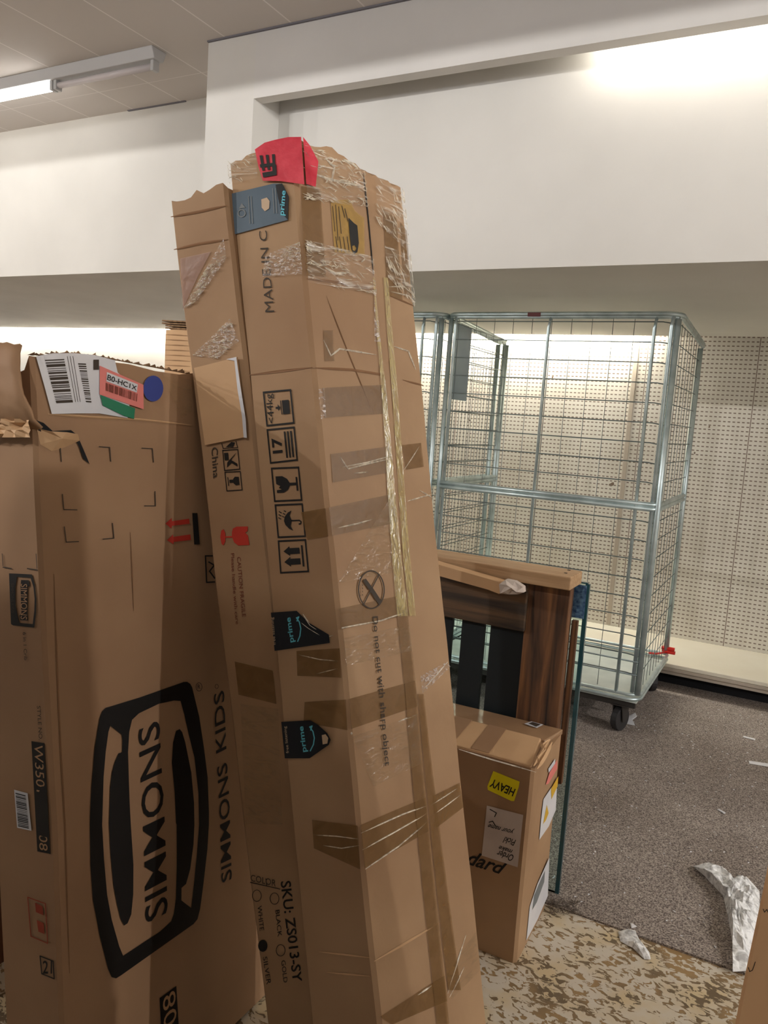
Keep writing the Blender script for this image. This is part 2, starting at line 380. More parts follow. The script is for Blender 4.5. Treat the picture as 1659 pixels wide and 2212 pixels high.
# lamps tucked in the coves (real tubes on battens)
def batten(x0, x1, y, z, m, label, r=.013, housing=None):
    t = empty('cove_lamp', ((x0+x1)/2, y, z), label, 'lamp')
    b = MB(); b.tube([(x0, y, z), (x1, y, z)], r, 10); b.build('tube', m, t, True)
    b = MB(); b.box(x0-.03, x1+.03, *housing); b.build('housing', M['fixture'], t)
    return t
batten(-.80, 3.6, 2.775, 2.66, M['lamp_warm'], 'fluorescent lamp hidden behind the header at upper right', housing=(2.735, 2.800, 2.69, 2.73))
M['lamp_peg'] = plain('bright_warm_tube', (1,1,1), .3, emit=(1,.96,.86,1), es=150)
batten(-2.6, -.95, 4.90, 2.0, M['lamp_peg'], 'fluorescent lamp in the slot above the pegboard behind the cages', housing=(4.875, 4.925, 2.02, 2.07))
M['lamp_left'] = plain('left_slot_tube', (1,1,1), .3, emit=(1,.95,.86,1), es=60)
batten(-8.3, -3.0, 5.61, 2.10, M['lamp_left'], 'fluorescent lamp in the slot above the far left wall', housing=(5.57, 5.645, 2.125, 2.17))

# ceiling strip fixture at upper left
FY = 1.965*S
fx = empty('strip_light', (-3.3, FY, CEIL), 'white fluorescent strip light on the ceiling at upper left, nearest tube lit', 'lamp')
b = MB(); b.hexa([(-7.2,FY-.028,CEIL-.045),(-1.972*S,FY-.028,CEIL-.045),(-1.972*S,FY+.028,CEIL-.045),(-7.2,FY+.028,CEIL-.045)],
                 [(-7.2,FY-.045,CEIL),(-1.972*S,FY-.045,CEIL),(-1.972*S,FY+.045,CEIL),(-7.2,FY+.045,CEIL)])
b.build('housing', M['fixture'], fx, bevel=.003)
XE = -1.985*S; XM = -2.45*S
b = MB(); b.tube([(XM, FY, CEIL-.066), (XE-.02, FY, CEIL-.066)], .014, 12); b.build('unlit_tube', M['unlit'], fx, True)
b = MB(); b.tube([(-7.1, FY, CEIL-.066), (XM-.03, FY, CEIL-.066)], .019, 12); b.build('lit_tube', M['lit'], fx, True)
for x in (XM+.004, XM-.022, XE-.006):
    b = MB(); b.box(x-.009, x+.009, FY-.018, FY+.018, CEIL-.088, CEIL-.045); b.build('tube_socket', M['fixture'], fx, bevel=.002)

# ------------------------------------------------------------------ pixel rays onto real planes
def ray(x, y):
    return (RX*((x-829.5)/FPX) - UP*((y-1106)/FPX) + FW)
class Plane:
    def __init__(s, o, n, amp=.0, seed=0):
        s.o = Vector(o); s.n = Vector(n).normalized()
        if (CAM-s.o).dot(s.n) < 0: s.n = -s.n
        s.amp = amp; s.seed = seed
    def hit(s, x, y):
        d = ray(x, y); t = (s.o-CAM).dot(s.n)/d.dot(s.n); return CAM + d*t
    lim = None
    def bend(s, p):
        if s.lim:
            o_, d_, m_ = s.lim; t = (p-o_).dot(d_); p = p + d_*(min(max(t, .002), m_-.002)-t)
        return bend(p, s.amp, s.seed)
def bend(p, amp, seed):
    if not amp: return p
    return p + noise.noise_vector(p*3.1 + Vector((seed*7.3, 0, 0)))*amp + noise.noise_vector(p*9.0 + Vector((0, seed*3.1, 5)))*amp*.25
_tc = {}
def text2d(s, weight=0.0, shear=0.0):
    k = (s, weight, shear)
    if k in _tc: return _tc[k]
    cu = bpy.data.curves.new('t', 'FONT'); cu.body = s; cu.size = 1; cu.offset = weight; cu.shear = shear; cu.resolution_u = 3
    o = bpy.data.objects.new('t', cu); C.objects.link(o)
    dg = bpy.context.evaluated_depsgraph_get(); me = o.evaluated_get(dg).to_mesh()
    vs = [(v.co.x, v.co.y) for v in me.vertices]; fs = [tuple(p.vertices) for p in me.polygons]
    o.evaluated_get(dg).to_mesh_clear(); bpy.data.objects.remove(o); bpy.data.curves.remove(cu)
    x0 = min(v[0] for v in vs); x1 = max(v[0] for v in vs); y0 = min(v[1] for v in vs); y1 = max(v[1] for v in vs)
    _tc[k] = ([((x-x0)/(x1-x0), (y-y0)/(y1-y0)) for x, y in vs], fs)
    return _tc[k]
class Art:
    """flat print: 2D vertices and faces, in unit square or in picture pixels"""
    def __init__(s): s.v = []; s.f = []
    def text(s, t, x0=0, y0=0, x1=1, y1=1, rot=0, weight=0.01, shear=0):
        vs, fs = text2d(t, weight, shear); n = len(s.v)
        for a, c in vs:
            if rot == 90: a, c = 1-c, a
            elif rot == 180: a, c = 1-a, 1-c
            elif rot == 270: a, c = c, 1-a
            s.v.append((x0+a*(x1-x0), y0+c*(y1-y0)))
        s.f += [tuple(i+n for i in f) for f in fs]; return s
    def poly(s, pts, *holes):
        loops = [[Vector((p[0], p[1], 0)) for p in l] for l in (pts,)+holes]
        tris = geometry.tessellate_polygon(loops); n = len(s.v)
        for l in loops:
            for p in l: s.v.append((p.x, p.y))
        s.f += [tuple(i+n for i in t) for t in tris]; return s
    def rect(s, x0, y0, x1, y1): return s.poly([(x0,y0),(x1,y0),(x1,y1),(x0,y1)])
    def frame(s, x0, y0, x1, y1, t):
        s.rect(x0,y0,x1,y0+t); s.rect(x0,y1-t,x1,y1); s.rect(x0,y0+t,x0+t,y1-t); s.rect(x1-t,y0+t,x1,y1-t); return s
    def line(s, pts, wd):
        for (a, b_) in zip(pts, pts[1:]):
            a = Vector(a[:2]); b2 = Vector(b_[:2]); d = (b2-a)
            if d.length == 0: continue
            d.normalize(); p = Vector((-d.y, d.x))*wd/2; e = d*wd*.3
            n = len(s.v); s.v += [tuple(a-e+p), tuple(a-e-p), tuple(b2+e-p), tuple(b2+e+p)]; s.f.append((n, n+1, n+2, n+3))
        return s
    def disc(s, cx, cy, rx, ry, n=28): return s.poly([(cx+rx*math.cos(2*math.pi*i/n), cy+ry*math.sin(2*math.pi*i/n)) for i in range(n)])
    def ring(s, cx, cy, rx, ry, t, n=36):
        k = len(s.v)
        for i in range(n):
            a = 2*math.pi*i/n; s.v.append((cx+rx*math.cos(a), cy+ry*math.sin(a))); s.v.append((cx+(rx-t)*math.cos(a), cy+(ry-t)*math.sin(a)))
        for i in range(n): s.f.append((k+2*i, k+2*((i+1) % n), k+2*((i+1) % n)+1, k+2*i+1))
        return s
    def grid(s, nu, nv):
        n = len(s.v)
        for j in range(nv+1):
            for i in range(nu+1): s.v.append((i/nu, j/nv))
        for j in range(nv):
            for i in range(nu):
                a = n+j*(nu+1)+i; s.f.append((a, a+1, a+nu+2, a+nu+1))
        return s
def bl(q, a, c):
    return q[0]*(1-a)*(1-c) + q[1]*a*(1-c) + q[2]*a*c + q[3]*(1-a)*c
def decal(name, parent, plane, art, mat, quad=None, lift=.0015, label=None, wave=0, pmap=None):
    """lay a flat print, label or tape on a real carton face; quad = its corners (bottom left, bottom right, top right, top left)"""
    vs = []
    if quad:
        q = [plane.hit(*p) for p in quad]
        for a, c in art.v: vs.append(bl(q, a, c))
    else:
        for a, c in art.v: vs.append(plane.hit(a, c) if pmap is None else plane.hit(*pmap(a, c)))
    out = []
    for p in vs:
        h = lift
        if wave: h += wave*(noise.noise(p*22)+.6)
        out.append(plane.bend(p) + plane.n*h)
    fs = []
    for f in art.f:
        a, b2, c2 = out[f[0]], out[f[1]], out[f[2]]
        nn = (b2-a).cross(c2-a)
        fs.append(f if nn.dot(plane.n) >= 0 else f[::-1])
    o = mesh_obj(name, out, fs, mat, parent)
    if label: o['label'] = label
    return o
def quad_art(n=10, m=6): return Art().grid(n, m)
def strip(name, parent, plane, quad, mat, lift=.002, label=None, wave=0, n=12, m=6, glints=None):
    o = decal(name, parent, plane, quad_art(n, m), mat, quad, lift, label, wave)
    if glints:                                   # raised pale streaks painted in as glints on the film
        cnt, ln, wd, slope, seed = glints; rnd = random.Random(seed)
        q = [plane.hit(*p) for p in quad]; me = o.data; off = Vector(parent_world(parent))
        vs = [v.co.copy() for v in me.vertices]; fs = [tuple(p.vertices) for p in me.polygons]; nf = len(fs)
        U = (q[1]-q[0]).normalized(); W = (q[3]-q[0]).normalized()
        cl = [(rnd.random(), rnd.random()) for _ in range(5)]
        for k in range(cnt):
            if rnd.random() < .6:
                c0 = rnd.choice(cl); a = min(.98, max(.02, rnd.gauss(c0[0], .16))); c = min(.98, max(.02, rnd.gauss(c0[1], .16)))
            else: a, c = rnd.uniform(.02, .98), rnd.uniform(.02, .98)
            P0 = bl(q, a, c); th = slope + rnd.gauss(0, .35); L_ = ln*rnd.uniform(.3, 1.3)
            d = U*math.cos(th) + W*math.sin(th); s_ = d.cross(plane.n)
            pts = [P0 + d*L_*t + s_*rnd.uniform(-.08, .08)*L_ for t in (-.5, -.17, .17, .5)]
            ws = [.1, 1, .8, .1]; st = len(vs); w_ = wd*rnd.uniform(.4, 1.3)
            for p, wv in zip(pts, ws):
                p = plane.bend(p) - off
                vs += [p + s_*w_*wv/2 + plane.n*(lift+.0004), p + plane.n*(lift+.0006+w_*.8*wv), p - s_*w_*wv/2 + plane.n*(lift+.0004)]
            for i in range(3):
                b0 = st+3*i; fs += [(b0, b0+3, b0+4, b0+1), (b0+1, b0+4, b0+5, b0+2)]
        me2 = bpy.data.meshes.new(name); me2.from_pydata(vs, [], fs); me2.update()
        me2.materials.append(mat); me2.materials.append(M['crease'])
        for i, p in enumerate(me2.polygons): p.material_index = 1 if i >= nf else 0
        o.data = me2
    return o
def ridge(name, parent, plane, lines, mat, wd=.004, h=.0025):
    """raised crease or plastic wrinkle following a polyline"""
    for pts in lines:
        V_ = []; F_ = []; P = []
        for (a, b2) in zip(pts, pts[1:]):
            k = 5
            for i in range(k): P.append(plane.bend(plane.hit(a[0]+(b2[0]-a[0])*i/k, a[1]+(b2[1]-a[1])*i/k)))
        P.append(plane.bend(plane.hit(*pts[-1])))
        n0 = len(V_)
        for i, p in enumerate(P):
            d = (P[min(i+1, len(P)-1)] - P[max(i-1, 0)]).normalized(); s_ = d.cross(plane.n)
            t = min(1, min(i, len(P)-1-i)/3+.25)
            V_ += [p + s_*wd/2*t + plane.n*.001, p + plane.n*(.001+h*t), p - s_*wd/2*t + plane.n*.001]
        for i in range(len(P)-1):
            a = n0+3*i; F_ += [(a, a+3, a+4, a+1), (a+1, a+4, a+5, a+2)]
        mesh_obj(name, V_, F_, mat, parent, False)
def slice_pts(x0, y0, sc_):
    """corners read from an enlarged crop back to picture pixels"""
    return lambda pts: [(x0+a/sc_, y0+b2/sc_) for a, b2 in pts]

def prism(name, parent, base, axis, lens, m, amp=.003, seed=1, nseg=8, nring=46, cap=.02, rag=.006, edge_m=None, smooth=True, corner=.006, bulge=None):
    """carton body: side walls from a ring of corners swept along the axis, dented, with a closed rough top"""
    k = len(base); ring = []; L_ = []
    for i in range(k):
        a, b2 = base[i], base[(i+1) % k]; la, lb = lens[i], lens[(i+1) % k]
        d = (b2-a).length; e = min(corner/d, .2)
        for j in range(nseg):
            t = e + (1-2*e)*j/(nseg-1)
            ring.append(a.lerp(b2, t)); L_.append(la+(lb-la)*t+(bulge[i]*math.sin(math.pi*t) if bulge else 0))
    n = len(ring); V_ = []; F_ = []
    for r in range(nring+1):
        s_ = r/nring
        for i in range(n):
            p = ring[i] + axis*(L_[i]*s_)
            if r == nring: p += axis*rag*noise.noise(p*60+Vector((seed, 0, 0)))
            V_.append(bend(p, amp, seed))
    for r in range(nring):
        for i in range(n):
            a = r*n+i; b2 = r*n+(i+1) % n; F_.append((a, b2, b2+n, a+n))
    top = [V_[nring*n+i] for i in range(n)]; ctr = sum(top, Vector())/n + axis*cap
    prev = nring*n
    for q in range(1, 5):
        st = len(V_)
        for i in range(n):
            p = top[i].lerp(ctr, q/4); V_.append(p + axis*(cap*math.sin(q/4*1.57)*.5 + .004*noise.noise(p*40)))
        for i in range(n): F_.append((prev+i, prev+(i+1) % n, st+(i+1) % n, st+i))
        prev = st
    F_.append(tuple(range(n))[::-1])
    # orient outward
    o = mesh_obj(name, V_, F_, m, parent, smooth)
    bm = bmesh.new(); bm.from_mesh(o.data); bmesh.ops.recalc_face_normals(bm, faces=bm.faces); bm.to_mesh(o.data); bm.free()
    for p in o.data.polygons: p.use_smooth = smooth
    if smooth:
        try: o.data.set_sharp_from_angle(angle=math.radians(32))
        except Exception: pass
    return o

# ================================================================== TALL WRAPPED CARTON (centre)
ax = Vector((-.213, .046, .976)).normalized()
def H(x, y, z): return Vector((x*S, y*S, (z+1)*S))
KS = .85
def near(p, k): return CAM + (p-CAM)*k
p2 = near(H(-.497, 1.0, -.833), KS); p2 = p2 - ax*((p2.z-.03)/ax.z)
def ortho(v): return v - ax*v.dot(ax)
e1 = ortho(Vector((-.120, -.012, -.022)))*S*KS
e2 = ortho(Vector((.048, .141, -.003)))*S*KS
PL = Plane(p2, e1.cross(ax), .0032, 1)
PR = Plane(p2, e2.cross(ax), .0032, 1)
p1 = p2+e1; p3 = p2+e2
# right hand narrow face: picks the corner seen at the right silhouette
d4 = ray(905, 820); t4 = None
e3dir = ortho(Vector((.016, .085, 0)))
# corner P4 lies on the ray and on a plane through p3 spanned by e3dir and axis
PNt = Plane(p3, e3dir.cross(ax), 0, 1)
q4 = PNt.hit(911, 820)
p4 = q4 - ax*((q4-p3).dot(ax))
PN = Plane(p3, e3dir.cross(ax), .0032, 1)
PL.lim = (p1, (p2-p1).normalized(), (p2-p1).length)
PR.lim = (p2, (p3-p2).normalized(), (p3-p2).length)
PN.lim = (p3, (p4-p3).normalized(), (p4-p3).length)
# lengths from the picture outline
def length_at(pl, base, px, py):
    q = pl.hit(px, py); return (q-base).dot(ax)
l1 = length_at(PL, p1, 492, 354); l2 = length_at(PL, p2, 650, 300); l3 = length_at(PR, p3, 803, 374); l4 = length_at(PN, p4, 885, 418)
pe5 = p4 + e1*1.0; pe6 = p1 + e2*.95
tall = empty('tall_carton', (p2.x, p2.y, 0), 'tall tape-wrapped cardboard carton leaning in the centre, red tape on its top corner', 'cardboard box')
base = [p1, p2, p3, p4, pe5, pe6]
prism('carton_body', tall, base, ax, [l1, l2, l3, l4, l4*.985, l1*.985], M['cardboard'], .0032, 1, 12, 60, .030, .010, bulge=[.004, .016, .006, 0, 0, 0])

# -- creases pressed into the board
ridge('fold_crease', tall, PL, [[(531,812),(679,794)]], M['cardboard_dark'], .005, -.0006)
ridge('fold_crease', tall, PR, [[(681,795),(760,800),(868,818)], [(664,604),(740,612),(826,630)]], M['cardboard_dark'], .005, .001)
ridge('fold_crease', tall, PR, [[(806,2077),(950,1993)]], M['cardboard_light'], .005, .004)
ridge('fold_crease', tall, PL, [[(706,2099),(800,2108)], [(690,2055),(800,2068)]], M['cardboard_light'], .004, .002)
ridge('fold_crease', tall, PN, [[(842,640),(900,665)], [(868,822),(925,838)]], M['cardboard_dark'], .004, .001)
ridge('seam', tall, PR, [[(804,378),(810,440),(822,520),(829,600)]], M['ink'], .0035, .0008)

# -- tape bands
def band(pl, px, m='tape', name='packing_tape', lift=.0018, wave=.0, label=None, glints=None): 
    return strip(name, tall, pl, px, M[m], lift, label, wave, glints=glints)
band(PR, [(657,597),(705,600),(690,408),(650,402)], 'tape')
band(PR, [(703,781),(723,781),(720,715),(700,715)], 'tape')
band(PR, [(702,902),(850,893),(844,832),(698,838)], 'tape')
band(PR, [(720,1041),(874,1017),(866,962),(715,980)], 'tape')
band(PN, [(876,1016),(914,1010),(908,958),(868,962)], 'tape')
band(PL, [(665,1165),(711,1158),(706,1096),(652,1105)], 'tape')
band(PR, [(712,1158),(886,1124),(880,1062),(707,1096)], 'tape')
band(PR, [(728,1260),(890,1228),(872,1110),(846,1072),(868,1180),(720,1200)][:4], 'film_soft', 'clear_tape', .0022)
band(PR, [(732,1360),(893,1325),(889,1280),(729,1315)], 'tape')
band(PR, [(738,1440),(905,1402),(898,1345),(733,1380)], 'film_soft', 'clear_tape', .0024)
band(PL, [(643,1458),(737,1464),(734,1400),(641,1405)], 'tape')
band(PL, [(657,1560),(752,1576),(748,1511),(659,1515)], 'tape')
band(PR, [(755,1575),(910,1524),(905,1468),(749,1511)], 'tape')
band(PL, [(680,1832),(781,1878),(776,1783),(676,1770)], 'tape')
band(PR, [(783,1878),(936,1790),(932,1718),(777,1783)], 'tape')
band(PN, [(940,1790),(1000,1742),(992,1690),(934,1720)], 'tape')
band(PR, [(845,2212),(970,2160),(962,2105),(818,2195)], 'tape')
band(PN, [(972,2160),(1036,2095),(1026,2010),(960,2110)], 'film_soft', 'clear_tape')
# vertical strips either side of the right hand edge
band(PR, [(940,2212),(966,2212),(880,1320),(856,1320)], 'tape', lift=.0026)
band(PR, [(856,1330),(884,1330),(827,600),(804,600)], 'tape_yellow', 'yellowed_tape', lift=.0028)
band(PN, [(965,2140),(992,2140),(912,1500),(890,1500)], 'tape', lift=.0022)
band(PN, [(880,1330),(896,1330),(836,600),(826,600)], 'tape_yellow', 'yellowed_tape', lift=.0022)
band(PN, [(836,640),(868,650),(855,470),(826,450)], 'tape')
band(PN, [(872,640),(888,648),(878,500),(864,480)], 'tape')
# panels of lower tone film
band(PR, [(806,1700),(908,1650),(898,1545),(760,1590)], 'film_soft', 'clear_tape', .003)
# -- film wrapped over the top
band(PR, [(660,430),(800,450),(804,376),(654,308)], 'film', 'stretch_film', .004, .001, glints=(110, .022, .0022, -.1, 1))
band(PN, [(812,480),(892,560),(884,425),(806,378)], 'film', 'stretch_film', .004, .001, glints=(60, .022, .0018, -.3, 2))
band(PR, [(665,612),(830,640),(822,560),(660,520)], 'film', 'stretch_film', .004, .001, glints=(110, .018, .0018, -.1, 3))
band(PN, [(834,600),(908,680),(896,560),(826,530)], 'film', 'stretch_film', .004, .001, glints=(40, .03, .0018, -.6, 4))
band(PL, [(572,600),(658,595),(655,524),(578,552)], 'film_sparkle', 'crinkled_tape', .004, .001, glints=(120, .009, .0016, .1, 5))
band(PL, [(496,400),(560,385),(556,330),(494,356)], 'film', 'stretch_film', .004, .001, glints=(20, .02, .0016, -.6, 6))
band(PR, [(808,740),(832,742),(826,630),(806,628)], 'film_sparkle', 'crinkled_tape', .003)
band(PR, [(690,906),(704,902),(700,838),(684,842)], 'film_sparkle', 'crinkled_tape', .003)
band(PN, [(908,1500),(970,1440),(960,1430),(904,1460)], 'film_sparkle', 'crinkled_tape', .003)
# -- plastic wrinkles in near-white, their glints painted into the colour
ridge('film_wrinkle_glint', tall, PR, [[(735,985),(752,1012),(860,988)], [(740,1008),(790,1000),(868,980)], [(765,1022),(796,1020)],
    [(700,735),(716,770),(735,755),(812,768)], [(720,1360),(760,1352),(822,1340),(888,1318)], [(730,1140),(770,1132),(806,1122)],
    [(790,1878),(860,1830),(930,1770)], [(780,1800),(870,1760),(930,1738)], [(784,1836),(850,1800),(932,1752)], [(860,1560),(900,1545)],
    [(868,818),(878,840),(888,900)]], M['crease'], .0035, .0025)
ridge('film_wrinkle_glint', tall, PR, [[(690,1610),(700,1600)], [(668,560),(690,575),(712,572)], [(700,578),(726,592),(752,590)],
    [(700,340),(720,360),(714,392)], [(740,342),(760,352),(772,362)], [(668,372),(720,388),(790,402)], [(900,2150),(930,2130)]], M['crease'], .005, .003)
ridge('film_wrinkle_glint', tall, PN, [[(836,620),(870,620),(905,650)], [(840,630),(880,640),(908,668)], [(850,750),(880,760),(896,800)],
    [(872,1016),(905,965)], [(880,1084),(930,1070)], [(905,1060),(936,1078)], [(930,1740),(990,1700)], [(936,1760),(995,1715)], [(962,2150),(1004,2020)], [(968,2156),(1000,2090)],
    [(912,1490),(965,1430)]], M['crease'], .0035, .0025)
ridge('film_wrinkle_glint', tall, PL, [[(645,1413),(690,1424),(730,1428)], [(684,1455),(730,1444)], [(680,1803),(730,1806),(776,1812)], [(700,1826),(740,1832),(778,1826)],
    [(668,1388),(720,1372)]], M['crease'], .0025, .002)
# -- red tape over the top corner
PLf = Plane(p2, e1.cross(ax), .0032, 1); PRf = Plane(p2, e2.cross(ax), .0032, 1)
rtp = decal('red_tape', tall, PLf, Art().poly([(554,324),(575,309),(596,303),(625,297),(653,297),(661,400),(610,393),(572,392),(562,360)]), M['red'], lift=.006)
decal('red_tape', tall, PRf, Art().poly([(649,297),(664,316),(682,350),(677,405),(657,399)]), M['red'], lift=.006)
rt = Art()
for k in range(3): rt.rect(.08+k*.33, .3, .24+k*.33, 1)
rt.rect(0, .45, .9, .6); rt.rect(.05, 0, .95, .22); rt.rect(.7, .1, .95, .5)
decal('red_tape_print', rtp, PL, rt, M['ink'], [(572,386),(604,380),(602,334),(562,338)], .0075)
# -- blue grey courier tape
bt = decal('courier_tape', tall, PL, Art().poly([(499,420),(593,397),(612,397),(626,425),(625,476),(505,509)]), M['blue_tape'], lift=.003)
decal('courier_tape_end', bt, PL, Art().poly([(598,400),(612,397),(626,425),(625,476),(612,462),(604,430)]), M['black_tape'], lift=.0038)
decal('courier_tape_print', bt, PL, Art().text('prime', weight=.02), M['teal'], [(621,468),(623,414),(611,412),(607,466)], .0045)
ar = Art()
ar.ring(526, 462, 9, 9, 2.4, 14); ar.poly([(520,452),(526,440),(534,450)])
decal('recycle_print', bt, PL, ar, M['grey_ink'], lift=.0042)
decal('box_print', bt, PL, Art().poly([(568,432),(580,428),(586,436),(585,452),(576,458),(569,450)]), M['beige_ink'], lift=.0042)
gl = Art()
for x0 in (540, 546, 592, 598):
    gl.line([(x0, 425 if x0 < 560 else 408), (x0+4, 484 if x0 < 560 else 462)], 1.6)
decal('small_print', bt, PL, gl, M['grey_ink'], lift=.0042)
# -- printed text and handling symbols
decal('made_in_print', tall, PL, Art().text('MADE IN C', weight=-.004), M['ink_soft'], [(596,675),(579,499),(562,500),(576,676)], .0016)
SQ = [[(569.6,846.4),(631.5,840.5),(638.8,914.6),(577.6,921.6)], [(577.6,926.9),(638.8,920.6),(645.8,994.3),(585.3,1001)],
      [(587,1009),(648.3,1006.6),(655.2,1080),(594,1082.8)], [(594.8,1087.7),(656,1085.2),(662.2,1158.7),(601,1161)], [(601,1166),(662,1163),(669,1235),(606,1238)]]
def up_left(sq): return [sq[2], sq[1], sq[0], sq[3]]
a1 = Art().frame(0,0,1,1,.05); a1.text('<44kg', .08, .62, .92, .92, weight=.0); a1.rect(.3,.12,.7,.36); a1.rect(.3,.39,.7,.42); a1.poly([(.4,.52),(.6,.52),(.5,.43)]); a1.rect(.47,.5,.53,.6)
a2 = Art().frame(0,0,1,1,.05); a2.text('17', .28, .5, .72, .86, weight=.03)
for k in range(3): a2.rect(.12, .12+k*.11, .88, .18+k*.11)
a3 = Art().frame(0,0,1,1,.05); a3.rect(.3,.1,.7,.16); a3.rect(.46,.14,.54,.42)
a3.poly([(.26,.86),(.26,.62),(.34,.46),(.46,.38),(.54,.38),(.66,.46),(.74,.62),(.74,.86),(.52,.86),(.46,.72),(.4,.78),(.36,.66),(.34,.86)])
a4 = Art().frame(0,0,1,1,.05); a4.poly([(.2,.42),(.26,.56),(.38,.68),(.5,.72),(.62,.68),(.74,.56),(.8,.42),(.66,.5),(.5,.44),(.34,.5)]); a4.rect(.48,.18,.52,.5); a4.line([(.5,.18),(.46,.12),(.4,.14),(.39,.2)], .04)
for k in range(3): a4.line([(.6+k*.09,.9-k*.02),(.56+k*.09,.82-k*.02)], .03); a4.line([(.64+k*.08,.76-k*.04),(.61+k*.08,.70-k*.04)], .03)
a5 = Art().frame(0,0,1,1,.05); a5.rect(.18,.14,.82,.2)
for cx in (.34, .66): a5.rect(cx-.09,.26,cx+.09,.6); a5.poly([(cx-.15,.6),(cx+.15,.6),(cx,.82)])
for sq, a in zip(SQ, (a1, a2, a3, a4, a5)):
    decal('handling_symbol', tall, PL, a, M['ink'], up_left(sq), .0016)
kn = Art().ring(801, 1273, 29, 42, 2.6)
kn.poly([(783,1254),(789,1249),(803,1268),(797,1275)]); kn.poly([(798,1276),(804,1269),(822,1297),(819,1306),(815,1303)])
kn.line([(818,1240),(783,1307)], 2.4)
for k in range(4): kn.line([(781.5,1262+k*7),(782,1265+k*7)], 1.3)
decal('no_knife_symbol', tall, PR, kn, M['ink_soft'], lift=.0032)
decal('do_not_cut_print', tall, PR, Art().text('Do not cut with sharp object', weight=.008), M['ink_soft'], [(799,1332),(826,1656),(842,1654),(814,1330)], .0032)
def prime_label(poly, q_prime, q_free, smile, tipmark):
    lb = decal('black_label', tall, PL, Art().poly(poly), M['black_tape'], lift=.0035)
    decal('label_print', lb, PL, Art().text('prime', weight=.02), M['teal'], q_prime, .0042)
    decal('label_smile', lb, PL, Art().line(smile, 2.4), M['teal'], lift=.0042)
    decal('label_small_print', lb, PL, Art().text('free listening', weight=.0), M['beige_ink'], q_free, .0042)
    return lb
prime_label([(580,1322),(643,1318),(671,1345),(712,1370),(714,1388),(587.5,1404)],
            [(641,1384),(633,1331),(620,1333),(627,1387)], [(600,1390),(595,1331),(587,1332),(592,1391)],
            [(645,1384),(650,1372),(652,1356),(649,1342),(643,1333),(648,1331),(644,1340)], None)
lb2 = prime_label([(602,1557),(673,1554),(689.5,1564),(709.5,1582),(716.7,1596),(713,1607),(671.5,1636),(610,1636)],
            [(669,1621),(661,1566),(648,1567),(655,1623)], [(629,1624),(623,1566),(615,1567),(621,1625)],
            [(673,1620),(680,1606),(682,1592),(679,1578),(672,1568),(677,1566),(674,1575)], None)
decal('label_box_icon', lb2, PL, Art().poly([(698,1586),(706,1584),(712,1592),(710,1604),(700,1606)]), M['beige_ink'], lift=.0042)
ridge('label_wrinkle', tall, PL, [[(655,1325),(672,1350),(690,1362)], [(648,1340),(668,1356),(700,1376)]], M['crease'], .002, .004)  # near-white ridges paint the glints of the label wrinkles
# -- yellow shipping sticker and hand truck pictogram
ys = decal('yellow_sticker', tall, PR, Art().poly([(712,432),(752,430),(764,455),(784,470),(786,553),(722,545)]), film('yellow_sticker_film', lin((196,158,84)), (.55, .65), 20, rough=.3, bump=.1), lift=.0020)
yl = Art()
for k, (y0, y1) in enumerate([(445,500),(442,520),(446,505),(444,470),(450,478)]): yl.line([(716+k*6.5, y0),(722+k*6.8, y1)], 1.3)
for k in range(4): yl.line([(724+k*8, 512),(729+k*8, 545)], 1.3)
decal('sticker_print', ys, PR, yl, M['ink_soft'], lift=.0026)
decal('sticker_pictogram', ys, PR, Art().poly([(750,470),(762,482),(769,487),(773,525),(770,545),(763,550),(757,538),(753,505)], [(759,532),(764,530),(768,537),(765,543),(760,541)]), M['ink'], lift=.0026)
ridge('scratch', tall, PR, [[(706,640),(752,760),(802,888)]], M['cardboard_dark'], .002, .001)

# ================================================================== NARROW CARTON beside it
axt_a = Vector((-1.027*S, 1.06*S, (1+.35)*S)); axt_b = Vector((-.672*S, .975*S, .0))
# left corner line from picture: upper and lower points at chosen distances
def atY(x, y, Y): d = ray(x, y); return CAM + d*(Y/d.y)
ta = atY(367, 433, 1.02*S*KS); tb_ = atY(562, 2100, 1.03*S*KS)
axt = (ta-tb_).normalized()
def ot(v): return v - axt*v.dot(axt)
t1 = tb_ - axt*((tb_.z-.02)/axt.z)
f1 = ot(Vector((.130, .010, .03)))*S; f2 = ot(Vector((.0, .105, 0)))*S*KS
PT = Plane(t1, f1.cross(axt), .003, 3)
qtr = PT.hit(488, 400)
f1 = f1.normalized()*max(.12, (qtr-t1-axt*(qtr-t1).dot(axt)).length)
t2 = t1+f1
thin = empty('narrow_carton', (t1.x, t1.y, 0), 'narrow tall cardboard carton with red goblet print and blank kraft patch, leaning', 'cardboard box')
lt1 = (ta-t1).dot(axt); lt2 = (PT.hit(490, 399)-t2).dot(axt)
prism('carton_body', thin, [t1, t2, t2+f2, t1+f2], axt, [lt1, lt2, lt2-.03, lt1-.03], M['cardboard'], .003, 3, 9, 60, .005, .022)
ridge('fold_crease', thin, PT, [[(378,540),(430,528),(494,518)], [(371,468),(430,458),(492,444)]], M['cardboard_dark'], .005, .001)
def tband(px, m, name='packing_tape', lift=.002, wave=0, glints=None): return strip(name, thin, PT, px, M[m], lift, None, wave, glints=glints)
tband([(398,670),(430,600),(458,545),(392,560)], 'film_pinkish', 'clear_tape')
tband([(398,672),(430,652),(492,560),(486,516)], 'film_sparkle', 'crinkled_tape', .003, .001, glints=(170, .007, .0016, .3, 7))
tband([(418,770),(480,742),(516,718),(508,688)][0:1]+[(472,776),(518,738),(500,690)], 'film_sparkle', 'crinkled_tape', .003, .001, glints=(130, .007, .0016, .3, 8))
tband([(516,1500),(598,1520),(590,1448),(508,1428)], 'tape')
tband([(534,1780),(612,1780),(602,1530),(520,1520)], 'film_soft', 'clear_tape')
